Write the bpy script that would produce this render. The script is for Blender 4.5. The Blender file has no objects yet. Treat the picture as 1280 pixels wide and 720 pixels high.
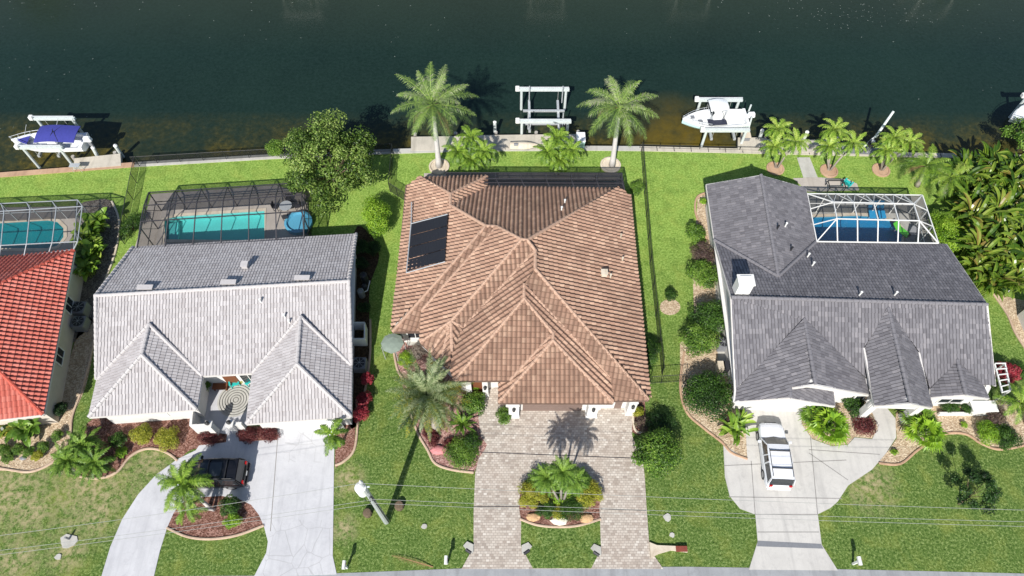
import bpy, bmesh, math, random
from mathutils import Vector, Matrix, Euler
from mathutils.geometry import tessellate_polygon
random.seed(7)
R = math.radians
sc = bpy.context.scene
COL = sc.collection
# ------------------------------------------------------------------ camera
H = 50.0; PITCH = 58.7; F = 888.0
cc, ss = math.cos(R(PITCH)), math.sin(R(PITCH))
def P(x, y, z=0.0):
    """survey point: where the sight line of photo pixel (x, y) meets height z"""
    u = x-640; v = 360-y
    Y = F*cc+v*ss; Z = -F*ss+v*cc
    t = (H-z)/-Z
    return Vector((u*t, Y*t, z))
cam = bpy.data.cameras.new('camera'); cam.sensor_width = 36; cam.lens = 36*F/1280
cam.clip_start = .5; cam.clip_end = 2000
camo = bpy.data.objects.new('camera', cam); COL.objects.link(camo)
camo.location = (0, 0, H); camo.rotation_euler = (R(90-PITCH), 0, 0)
sc.camera = camo
# ------------------------------------------------------------------ light
ELEV, AZ = 41.0, 15.5
w = bpy.data.worlds.new('World'); sc.world = w; w.use_nodes = True
nt = w.node_tree; bg = nt.nodes['Background']
sky = nt.nodes.new('ShaderNodeTexSky'); sky.sky_type = 'NISHITA'; sky.sun_disc = False
sky.sun_elevation = R(ELEV); sky.sun_rotation = R(180+AZ); sky.air_density = 1.0; sky.dust_density = .6
nt.links.new(sky.outputs[0], bg.inputs[0]); bg.inputs[1].default_value = .085
sl = bpy.data.lights.new('sun', 'SUN'); sl.energy = 4.6; sl.angle = R(.53); sl.color = (1, .96, .9)
so = bpy.data.objects.new('sun', sl); COL.objects.link(so)
d = Vector((math.sin(R(AZ))*math.cos(R(ELEV)), math.cos(R(AZ))*math.cos(R(ELEV)), -math.sin(R(ELEV))))
so.rotation_euler = d.to_track_quat('-Z', 'Y').to_euler(); so.location = (0, -20, 80)
sc.view_settings.view_transform = 'Standard'; sc.view_settings.look = 'None'
sc.view_settings.exposure = .52; sc.view_settings.gamma = 1
sc.view_settings.use_curve_mapping = False
# ------------------------------------------------------------------ materials
def S(r, g, b):
    """sRGB 0-255 to linear"""
    f = lambda c: (c/255/12.92) if c/255 <= .04045 else ((c/255+.055)/1.055)**2.4
    return (f(r), f(g), f(b), 1)
class N:
    def __init__(s, name, rough=.8, spec=.3):
        s.m = bpy.data.materials.new(name); s.m.use_nodes = True
        s.t = s.m.node_tree; s.b = s.t.nodes['Principled BSDF']
        s.out = s.t.nodes['Material Output']
        s.b.inputs['Roughness'].default_value = rough
        s.b.inputs['Specular IOR Level'].default_value = spec
    def n(s, kind, **kw):
        q = s.t.nodes.new(kind)
        for k, v in kw.items():
            if hasattr(q, k): setattr(q, k, v)
            else: q.inputs[k.replace('_', ' ')].default_value = v
        return q
    def l(s, a, b): s.t.links.new(a, b); return s
    def pos(s): return s.n('ShaderNodeNewGeometry').outputs['Position']
    def uv(s): return s.n('ShaderNodeUVMap').outputs[0]
    def noise(s, src, scale, detail=4, rough=.6, dist=0):
        q = s.n('ShaderNodeTexNoise'); q.inputs['Scale'].default_value = scale
        q.inputs['Detail'].default_value = detail; q.inputs['Roughness'].default_value = rough
        q.inputs['Distortion'].default_value = dist
        s.l(src, q.inputs['Vector']); return q.outputs['Fac']
    def ramp(s, src, stops, interp='LINEAR'):
        q = s.n('ShaderNodeValToRGB'); q.color_ramp.interpolation = interp
        e = q.color_ramp.elements
        e[0].position, e[0].color = stops[0][0], stops[0][1]
        e[1].position, e[1].color = stops[-1][0], stops[-1][1]
        for p, c in stops[1:-1]:
            k = e.new(p); k.color = c
        s.l(src, q.inputs[0]); return q.outputs[0]
    def mix(s, f, a, b, mode='MIX'):
        q = s.n('ShaderNodeMix'); q.data_type = 'RGBA'; q.blend_type = mode
        for sock, v in ((q.inputs[0], f), (q.inputs[6], a), (q.inputs[7], b)):
            if isinstance(v, bpy.types.NodeSocket): s.l(v, sock)
            else: sock.default_value = v
        return q.outputs[2]
    def math(s, op, a, b=0.0, clamp=False):
        q = s.n('ShaderNodeMath', operation=op); q.use_clamp = clamp
        for i, v in enumerate((a, b)):
            if isinstance(v, bpy.types.NodeSocket): s.l(v, q.inputs[i])
            else: q.inputs[i].default_value = v
        return q.outputs[0]
    def bump(s, h, strength=.4, dist=.05):
        q = s.n('ShaderNodeBump'); q.inputs['Strength'].default_value = strength
        q.inputs['Distance'].default_value = dist
        s.l(h, q.inputs['Height']); s.l(q.outputs[0], s.b.inputs['Normal'])
    def col(s, c):
        if isinstance(c, bpy.types.NodeSocket): s.l(c, s.b.inputs['Base Color'])
        else: s.b.inputs['Base Color'].default_value = c
def g4(v): return (v, v, v, 1)
def plain(name, c, rough=.6, var=.12, scale=3, metal=0, spec=.4, fine=None):
    m = N(name, rough, spec); p = m.pos()
    c = tuple(c)[:3]+(1,)
    lo = tuple(x*(1-var) for x in c[:3])+(1,); hi = tuple(min(1, x*(1+var)) for x in c[:3])+(1,)
    f = m.noise(p, scale, 5, .65)
    m.col(m.ramp(f, [(.3, lo), (.7, hi)])); m.b.inputs['Metallic'].default_value = metal
    if fine: m.bump(m.noise(p, fine, 3), .3, .02)
    return m.m
def leafmat(name, stops, trans=.25, rough=.45):
    """leaf colours picked per leaf (u of the leaf's uv)"""
    m = N(name, rough, .35); uv = m.uv()
    sp = m.n('ShaderNodeSeparateXYZ'); m.l(uv, sp.inputs[0])
    c = m.ramp(sp.outputs[0], [(i/(len(stops)-1), tuple(s_)[:3]+(1,)) for i, s_ in enumerate(stops)])
    m.col(c)
    tr = m.n('ShaderNodeBsdfTranslucent'); m.l(c, tr.inputs[0])
    mx = m.n('ShaderNodeMixShader'); mx.inputs[0].default_value = trans
    m.l(m.b.outputs[0], mx.inputs[1]); m.l(tr.outputs[0], mx.inputs[2]); m.l(mx.outputs[0], m.out.inputs[0])
    return m.m
def screenmat(name, c, alpha):
    """woven insect screen: thin dark threads, so much of the light passes"""
    m = N(name, .7, .2); m.col(tuple(c)[:3]+(1,))
    tr = m.n('ShaderNodeBsdfTransparent')
    mx = m.n('ShaderNodeMixShader'); mx.inputs[0].default_value = alpha
    m.l(tr.outputs[0], mx.inputs[1]); m.l(m.b.outputs[0], mx.inputs[2]); m.l(mx.outputs[0], m.out.inputs[0])
    return m.m
def tilemat(name, base, var, dark, stain=.25, gap=.75, rough=.75, rowline=None):
    m = N(name, rough, .25); uv = m.uv(); p = m.pos()
    fl = m.n('ShaderNodeVectorMath', operation='FLOOR'); m.l(uv, fl.inputs[0])
    wn = m.n('ShaderNodeTexWhiteNoise'); wn.noise_dimensions = '3D'; m.l(fl.outputs[0], wn.inputs[0])
    c = m.ramp(wn.outputs[0], var)
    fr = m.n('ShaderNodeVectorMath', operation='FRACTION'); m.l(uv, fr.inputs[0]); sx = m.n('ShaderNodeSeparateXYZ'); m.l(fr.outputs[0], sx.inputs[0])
    grime_gapshade = m.math('MAXIMUM', m.math('LESS_THAN', sx.outputs[0], .3), m.math('LESS_THAN', sx.outputs[1], .3))  # grime in grooves and risers; painted gap shadow along the barrel rows
    c = m.mix(m.math('MULTIPLY', grime_gapshade, gap), c, tuple(q*.38 for q in dark[:3])+(1,))
    n1 = m.noise(p, .35, 5, .65)
    n2 = m.noise(p, 3.0, 5, .7)
    c = m.mix(m.math('MULTIPLY', m.math('SUBTRACT', n1, .42, True), stain*5, True), c, dark)
    c = m.mix(m.math('MULTIPLY', m.math('SUBTRACT', n2, .5, True), stain*4, True), c, dark)
    m.col(c); m.bump(m.noise(p, 30, 3), .25, .01)
    return m.m
M = {}
def build_materials():
    # --- lawn
    m = N('grass', .85, .15); p = m.pos()
    n1 = m.noise(p, 6.2, 6, .88); n2 = m.noise(p, .55, 5, .65, .5); n3 = m.noise(p, .13, 3, .55); n4 = m.noise(p, 2.2, 5, .7)
    fine = m.ramp(n1, [(.37, S(34, 52, 18)), (.45, S(72, 98, 40)), (.53, S(102, 127, 60)), (.65, S(172, 182, 122))])
    fineB = m.ramp(n1, [(.36, S(76, 104, 32)), (.48, S(120, 152, 64)), (.64, S(176, 200, 108))])
    sp = m.n('ShaderNodeSeparateXYZ'); m.l(p, sp.inputs[0])
    back = m.n('ShaderNodeMapRange'); back.inputs[1].default_value = 20; back.inputs[2].default_value = 36; m.l(sp.outputs[1], back.inputs[0])
    c = m.mix(back.outputs[0], fine, fineB)
    yel = m.ramp(n2, [(.48, g4(0)), (.72, g4(.6))])
    c = m.mix(yel, c, m.mix(.45, c, S(172, 172, 84)))
    drk = m.ramp(m.noise(p, .9, 4, .6), [(.48, g4(0)), (.66, g4(.7))])
    c = m.mix(drk, c, m.mix(.4, c, S(52, 84, 20)))
    # worn straw coloured patches
    def spot(px, py, r):
        w_ = P(px, py); q = m.n('ShaderNodeVectorMath', operation='DISTANCE'); m.l(p, q.inputs[0]); q.inputs[1].default_value = w_
        mr = m.n('ShaderNodeMapRange'); mr.inputs[1].default_value = r*1.6; mr.inputs[2].default_value = r*.2; m.l(q.outputs['Value'], mr.inputs[0]); return mr.outputs[0]
    acc = None
    for px, py, r in ((115, 605, 3.2), (10, 620, 2.6), (40, 640, 1.6), (120, 640, 1.6), (190, 575, 1.3), (85, 690, 1.2), (640-20, 0, .1), (1085, 605, 1.6), (435, 600, 1.0), (20, 700, 1.5), (180, 640, 1.0), (430, 660, .8)):
        s_ = spot(px, py, r); acc = s_ if acc is None else m.math('MAXIMUM', acc, s_)
    tan = m.math('MULTIPLY', acc, m.ramp(n4, [(.42, g4(0)), (.6, g4(1))]))
    c = m.mix(tan, c, S(172, 160, 122))
    m.col(c); m.bump(m.noise(p, 14, 6, .8), .9, .09); M['grass'] = m.m
    # --- canal water
    m = N('water', .07, .4); p = m.pos()
    sp = m.n('ShaderNodeSeparateXYZ'); m.l(p, sp.inputs[0])
    base = m.ramp(m.noise(p, .08, 3), [(.3, S(17, 33, 27)), (.7, S(24, 42, 34))])
    sh = m.n('ShaderNodeMapRange'); sh.inputs[1].default_value = 51.5; sh.inputs[2].default_value = 45.0; m.l(sp.outputs[1], sh.inputs[0])
    shn = m.math('MULTIPLY', sh.outputs[0], m.ramp(m.noise(p, .12, 4, .6), [(.36, g4(.15)), (.6, g4(1))]))
    olive = m.ramp(m.noise(p, 1.8, 6, .75), [(.32, S(34, 34, 12)), (.52, S(88, 76, 20)), (.7, S(132, 114, 44))])
    base = m.mix(m.ramp(m.noise(p, 3.2, 5, .8), [(.35, g4(0)), (.65, g4(.35))]), base, S(44, 62, 58)); base = m.mix(m.math('MULTIPLY', shn, .85), base, olive)
    dd_ = m.n('ShaderNodeVectorMath', operation='DISTANCE'); m.l(p, dd_.inputs[0]); dd_.inputs[1].default_value = P(850, 176, -1)
    sd = m.n('ShaderNodeMapRange'); sd.inputs[1].default_value = 7; sd.inputs[2].default_value = 1.5; m.l(dd_.outputs['Value'], sd.inputs[0])
    base = m.mix(m.math('MULTIPLY', sd.outputs[0], m.ramp(m.noise(p, .5, 4), [(.3, g4(.15)), (.6, g4(.65))])), base, S(104, 86, 22))
    nb = m.n('ShaderNodeMapRange'); nb.inputs[1].default_value = 60; nb.inputs[2].default_value = 72; m.l(sp.outputs[1], nb.inputs[0])
    base = m.mix(m.math('MULTIPLY', nb.outputs[0], .55), base, S(52, 58, 44))
    m.col(base)
    mp = m.n('ShaderNodeMapping'); mp.inputs['Scale'].default_value = (1.0, 2.1, 1); mp.inputs['Rotation'].default_value = (0, 0, .35); m.l(p, mp.inputs[0])
    h = m.math('ADD', m.noise(mp.outputs[0], 1.6, 6, .7, .3), m.math('MULTIPLY', m.noise(p, 7, 3, .6), .35))
    m.bump(h, .4, .06); m.b.inputs['IOR'].default_value = 1.33; M['water'] = m.m
    # --- concretes
    def conc(name, lo, hi, st, joint=None, fine=8):
        m = N(name, .85, .2); p = m.pos()
        c = m.ramp(m.noise(p, .5, 6, .7), [(.3, lo), (.7, hi)])
        c = m.mix(m.ramp(m.noise(p, 1.7, 7, .75, .6), [(.52, g4(0)), (.75, g4(.5))]), c, st)
        c = m.mix(m.ramp(m.noise(p, 22, 2, .6), [(.3, g4(.22)), (.5, g4(0))]), c, st)
        mp = m.n('ShaderNodeMapping'); mp.inputs['Scale'].default_value = (1.9, .16, 1); m.l(p, mp.inputs[0])
        c = m.mix(m.ramp(m.noise(mp.outputs[0], 1, 4, .6), [(.5, g4(0)), (.72, g4(.45))]), c, st)
        if joint: c = joint(m, p, c)
        m.col(c); m.bump(m.noise(p, fine*3, 4, .7), .25, .01); return m.m
    def cracks(m, p, c):
        v = m.n('ShaderNodeTexVoronoi'); v.feature = 'DISTANCE_TO_EDGE'; v.inputs['Scale'].default_value = .7
        nz = m.n('ShaderNodeTexNoise'); nz.inputs['Scale'].default_value = 1.1; m.l(p, nz.inputs['Vector'])
        pp = m.mix(.12, p, nz.outputs['Color'], 'ADD')
        m.l(pp, v.inputs['Vector'])
        ln = m.math('LESS_THAN', v.outputs['Distance'], .014)
        sp = m.n('ShaderNodeSeparateXYZ'); m.l(p, sp.inputs[0])
        a = m.math('LESS_THAN', sp.outputs[1], P(370, 650).y); b = m.math('GREATER_THAN', sp.outputs[1], P(370, 578).y)
        xx = m.math('GREATER_THAN', sp.outputs[0], P(340, 650).x); k = m.math('ADD', m.math('MULTIPLY', m.math('MAXIMUM', a, b), xx), .06, True)
        return m.mix(m.math('MULTIPLY', m.math('MULTIPLY', ln, k), .28), c, S(128, 126, 124))
    M['drive'] = conc('driveway_concrete', S(178, 178, 181), S(196, 196, 198), S(156, 156, 160), cracks)
    M['driveD'] = conc('driveway_concrete_plain', S(182, 179, 174), S(198, 195, 189), S(150, 148, 145))
    M['conc'] = conc('concrete', S(168, 166, 160), S(188, 186, 178), S(140, 138, 130))
    M['dock'] = conc('dock_concrete', S(176, 170, 156), S(196, 188, 174), S(138, 132, 120))
    M['deckA'] = conc('pool_deck', S(166, 158, 150), S(182, 174, 164), S(140, 132, 122))
    M['curb'] = conc('curb_concrete', S(176, 152, 132), S(196, 174, 152), S(140, 118, 98))
    M['walltan'] = conc('seawall_tan', S(168, 136, 112), S(186, 156, 130), S(132, 106, 86))
    M['road'] = conc('road', S(138, 140, 143), S(160, 162, 164), S(112, 112, 114))
    M['stone'] = conc('stone', S(190, 176, 156), S(214, 204, 186), S(150, 134, 112))
    def mulch(name, stops, sc_=26):
        m = N(name, .95, .1); p = m.pos()
        v = m.n('ShaderNodeTexVoronoi'); v.inputs['Scale'].default_value = sc_*.45; m.l(p, v.inputs['Vector'])
        sp = m.n('ShaderNodeSeparateColor'); m.l(v.outputs['Color'], sp.inputs[0])
        c = m.ramp(sp.outputs[0], stops); n_ = m.noise(p, 1.2, 4)
        c = m.mix(m.ramp(n_, [(.4, g4(0)), (.7, g4(.5))]), c, stops[0][1])
        m.col(c); m.bump(v.outputs['Distance'], .8, .05); return m.m
    M['mulch'] = mulch('mulch_red', [(0, S(86, 58, 48)), (.5, S(128, 92, 80)), (1, S(164, 130, 118))])
    M['mulchP'] = mulch('mulch_pink', [(0, S(118, 84, 78)), (.5, S(160, 124, 116)), (1, S(196, 164, 154))])
    M['gravel'] = mulch('gravel_tan', [(0, S(150, 128, 104)), (.5, S(184, 164, 138)), (1, S(214, 198, 172))])
    M['gravelG'] = mulch('gravel_grey', [(0, S(76, 70, 64)), (.5, S(120, 112, 102)), (1, S(152, 144, 132))])
    M['soil'] = mulch('soil', [(0, S(48, 38, 28)), (.5, S(72, 58, 44)), (1, S(96, 80, 62))])
    # --- pavers
    m = N('pavers', .85, .2); p = m.pos()
    bk = m.n('ShaderNodeTexBrick'); bk.offset = .5; bk.inputs['Scale'].default_value = 1
    bk.inputs['Brick Width'].default_value = .25; bk.inputs['Row Height'].default_value = .17; bk.inputs['Mortar Size'].default_value = .012
    bk.inputs['Mortar Smooth'].default_value = .2; bk.inputs['Bias'].default_value = 0
    bk.inputs['Color1'].default_value = g4(0); bk.inputs['Color2'].default_value = g4(1); bk.inputs['Mortar'].default_value = g4(.5)
    m.l(p, bk.inputs['Vector'])
    sc1 = m.n('ShaderNodeSeparateColor'); m.l(bk.outputs['Color'], sc1.inputs[0])
    c = m.ramp(sc1.outputs[0], [(0, S(152, 141, 131)), (.25, S(172, 162, 151)), (.6, S(184, 175, 164)), (.92, S(194, 186, 175)), (1, S(208, 202, 192))])
    c = m.mix(m.ramp(m.noise(p, .45, 5, .7), [(.4, g4(0)), (.7, g4(.4))]), c, S(176, 160, 146))
    c = m.mix(m.math('MULTIPLY', bk.outputs['Fac'], .6), c, S(110, 100, 94))
    m.col(c); m.bump(m.math('SUBTRACT', 1, bk.outputs['Fac']), .5, .01); M['paver'] = m.m
    # --- roofs
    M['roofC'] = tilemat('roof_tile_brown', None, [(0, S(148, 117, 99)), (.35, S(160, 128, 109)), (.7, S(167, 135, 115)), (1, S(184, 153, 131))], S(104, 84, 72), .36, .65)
    M['roofA'] = tilemat('roof_tile_red', None, [(0, S(184, 98, 84)), (.5, S(192, 108, 94)), (1, S(202, 124, 110))], S(164, 92, 80), .12, .45)
    M['roofB'] = tilemat('roof_tile_pale', None, [(0, S(162, 157, 157)), (.25, S(174, 170, 170)), (.7, S(179, 175, 175)), (1, S(188, 184, 184))], S(140, 132, 130), .18, .6)
    M['roofD'] = tilemat('roof_tile_slate', None, [(0, S(100, 98, 102)), (.3, S(112, 110, 114)), (.75, S(119, 117, 121)), (1, S(134, 131, 134))], S(88, 86, 90), .2, .7)
    M['capC'] = plain('ridge_brown', S(172, 142, 122), .8, .2, 6)
    M['capA'] = plain('ridge_red', S(186, 86, 70), .8, .15, 6)
    M['capB'] = plain('ridge_pale', S(178, 174, 173), .8, .1, 6)
    M['capD'] = plain('ridge_slate', S(116, 114, 118), .8, .12, 6)
    M['white'] = plain('white_paint', S(220, 220, 216), .55, .06, 2)
    M['stucco'] = plain('stucco_cream', S(196, 188, 176), .9, .06, 2, fine=20)
    M['stuccoW'] = plain('stucco_white', S(208, 206, 202), .9, .05, 2, fine=20)
    M['stuccoG'] = plain('stucco_grey', S(160, 156, 150), .9, .06, 2, fine=20)
    M['brown'] = plain('brown_fascia', S(104, 84, 74), .7, .1, 3)
    M['garage'] = plain('garage_door_taupe', S(120, 102, 94), .6, .08, 3)
    M['gutter'] = plain('gutter_pale', S(204, 200, 196), .5, .05, 3)
    M['black'] = plain('black_metal', (.02, .02, .022), .5, .2, 8, 0, .5)
    M['dkmetal'] = plain('dark_bronze_metal', S(70, 68, 72), .5, .15, 8, .3)
    M['alum'] = plain('aluminium', S(186, 190, 192), .45, .1, 6, .35)
    M['galv'] = plain('galvanised', S(206, 214, 212), .5, .12, 6, .2)
    M['wood'] = plain('wood_grey', S(150, 140, 126), .85, .15, 6)
    M['woodb'] = plain('wood_brown', S(110, 66, 40), .7, .15, 8)
    M['trunk'] = plain('palm_trunk', S(150, 142, 132), .9, .18, 7, fine=18)
    M['trunkR'] = plain('royal_palm_trunk', S(196, 192, 188), .85, .1, 4, fine=10)
    M['bark'] = plain('bark', S(98, 84, 68), .95, .25, 9, fine=18)
    M['shaft'] = plain('crown_shaft', S(128, 150, 62), .5, .12, 4)
    M['glass'] = plain('window_glass', (.02, .025, .03), .06, .1, 2, 0, .8)
    M['paintW'] = plain('car_white', S(214, 216, 220), .25, .02, 2, 0, .6)
    M['paintK'] = plain('car_black', (.008, .008, .010), .18, .1, 2, 0, .6)
    M['tyre'] = plain('tyre', (.015, .015, .015), .85, .1, 5)
    M['rim'] = plain('rim', S(150, 152, 155), .35, .1, 5, .7)
    M['red'] = plain('red_lens', (.4, .01, .01), .2, .1, 5)
    M['lamp'] = plain('lamp_lens', S(200, 205, 210), .1, .05, 5)
    M['canvas'] = plain('blue_canvas', S(58, 62, 140), .8, .12, 5, fine=12)
    M['gel'] = plain('gelcoat', S(224, 226, 226), .25, .03, 2, 0, .5)
    M['gelaqua'] = plain('gelcoat_aqua', S(184, 216, 214), .25, .04, 2, 0, .5)
    M['navy'] = plain('navy_cushion', S(44, 46, 62), .7, .15, 6)
    M['teal'] = plain('teal_paint', S(40, 176, 170), .5, .06, 5)
    M['bluetoy'] = plain('blue_vinyl', S(50, 150, 200), .4, .06, 5)
    M['greentoy'] = plain('green_vinyl', S(90, 190, 60), .4, .06, 5)
    M['solar'] = plain('solar_mat', (.018, .019, .024), .45, .2, 12)
    M['acgrey'] = plain('ac_casing', S(120, 122, 126), .5, .1, 8)
    M['acdark'] = plain('ac_grille', (.03, .03, .035), .5, .2, 8)
    M['brick'] = plain('brick_red', S(124, 62, 50), .85, .2, 9)
    M['rockor'] = plain('rock_orange', S(184, 150, 112), .95, .3, 5, fine=14)
    M['rockwh'] = plain('rock_white', S(208, 202, 186), .9, .1, 6)
    M['rockpk'] = plain('rock_pink', S(190, 124, 124), .9, .12, 8)
    M['straw'] = plain('dry_frond', S(150, 118, 84), .9, .2, 8)
    M['wire'] = plain('wire', S(150, 152, 148), .6, .05, 2)
    M['foam'] = plain('foam', S(120, 128, 122), .7, .1, 2)
    M['plaster'] = plain('pool_plaster', S(130, 204, 200), .8, .06, 1)
    M['plasterD'] = plain('pool_plaster_dark', S(84, 160, 190), .8, .06, 1)
    M['plasterT'] = plain('pool_plaster_teal', S(40, 140, 150), .8, .08, 1)
    M['bed'] = plain('canal_bed', S(90, 80, 50), .9, .2, 1)
    # pool water: clear, tinted, with gentle ripples
    for k, c in (('poolw', (.62, .92, .92)), ('poolwD', (.38, .74, .86)), ('poolwT', (.5, .86, .86))):
        m = N('pool_water', .04, .5); tr = m.n('ShaderNodeBsdfTransparent'); tr.inputs[0].default_value = c+(1,)
        gl = m.n('ShaderNodeBsdfGlossy'); gl.inputs['Roughness'].default_value = .05
        mx = m.n('ShaderNodeMixShader'); mx.inputs[0].default_value = .06; m.l(tr.outputs[0], mx.inputs[1]); m.l(gl.outputs[0], mx.inputs[2])
        bp = m.n('ShaderNodeBump'); bp.inputs['Strength'].default_value = .5; bp.inputs['Distance'].default_value = .05
        m.l(m.noise(m.pos(), 3, 4), bp.inputs['Height']); m.l(bp.outputs[0], gl.inputs['Normal'])
        m.l(mx.outputs[0], m.out.inputs[0]); M[k] = m.m
    M['screen'] = screenmat('insect_screen', (.02, .02, .024), .16); M['screenW'] = screenmat('insect_screen_wall', (.02, .02, .024), .5)
    M['screenL'] = screenmat('insect_screen_light', (.03, .034, .04), .2)
    M['mesh'] = screenmat('chain_link', (.02, .022, .02), .5)
    # --- leaves
    M['lf_royal'] = leafmat('royal_palm_leaf', [S(74, 96, 60), S(92, 118, 64), S(120, 150, 72), S(150, 178, 84), S(176, 178, 146)])
    M['lf_palm'] = leafmat('palm_leaf', [S(52, 82, 26), S(84, 118, 36), S(116, 148, 48), S(150, 176, 70)])
    M['lf_lime'] = leafmat('lime_palm_leaf', [S(66, 98, 30), S(100, 136, 42), S(134, 164, 58), S(170, 186, 88)])
    M['lf_silver'] = leafmat('silver_palm_leaf', [S(158, 152, 44), S(112, 120, 48), S(66, 88, 44), S(92, 112, 66), S(132, 148, 102), S(172, 180, 136)])
    M['lf_dark'] = leafmat('dark_leaf', [S(26, 46, 18), S(42, 72, 24), S(66, 100, 34), S(92, 128, 48)])
    M['lf_deep'] = leafmat('deep_green_leaf', [S(16, 34, 14), S(28, 54, 20), S(44, 76, 28), S(72, 104, 48)])
    M['lf_mid'] = leafmat('mid_leaf', [S(44, 72, 22), S(74, 108, 34), S(104, 138, 48), S(138, 166, 72)])
    M['lf_bright'] = leafmat('bright_leaf', [S(70, 104, 22), S(104, 144, 34), S(136, 172, 46), S(164, 190, 70)])
    M['lf_yellow'] = leafmat('yellow_leaf', [S(96, 106, 26), S(136, 142, 38), S(168, 168, 56), S(188, 182, 90)])
    M['lf_tree'] = leafmat('broadleaf', [S(34, 54, 18), S(70, 98, 34), S(108, 134, 56), S(156, 174, 96)])
    M['lf_red'] = leafmat('red_leaf', [S(84, 24, 30), S(130, 36, 48), S(164, 52, 66), S(176, 84, 88)])
    M['lf_maroon'] = leafmat('maroon_leaf', [S(50, 20, 24), S(84, 38, 40), S(112, 56, 56), S(132, 80, 72)])
    M['lf_purple'] = leafmat('purple_leaf', [S(58, 46, 44), S(90, 72, 68), S(120, 100, 90), S(98, 104, 60)])
    M['lf_bare'] = leafmat('bare_twig', [S(120, 108, 96), S(150, 138, 126), S(168, 158, 146)])
    M['lf_paddle'] = leafmat('paddle_leaf', [S(28, 50, 14), S(58, 88, 24), S(92, 120, 34), S(136, 154, 60), S(132, 112, 58)], .3, .3)
    M['lf_banana'] = leafmat('banana_leaf', [S(96, 110, 30), S(138, 148, 44), S(170, 166, 62), S(182, 150, 66)], .3, .35)
build_materials()
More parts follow.
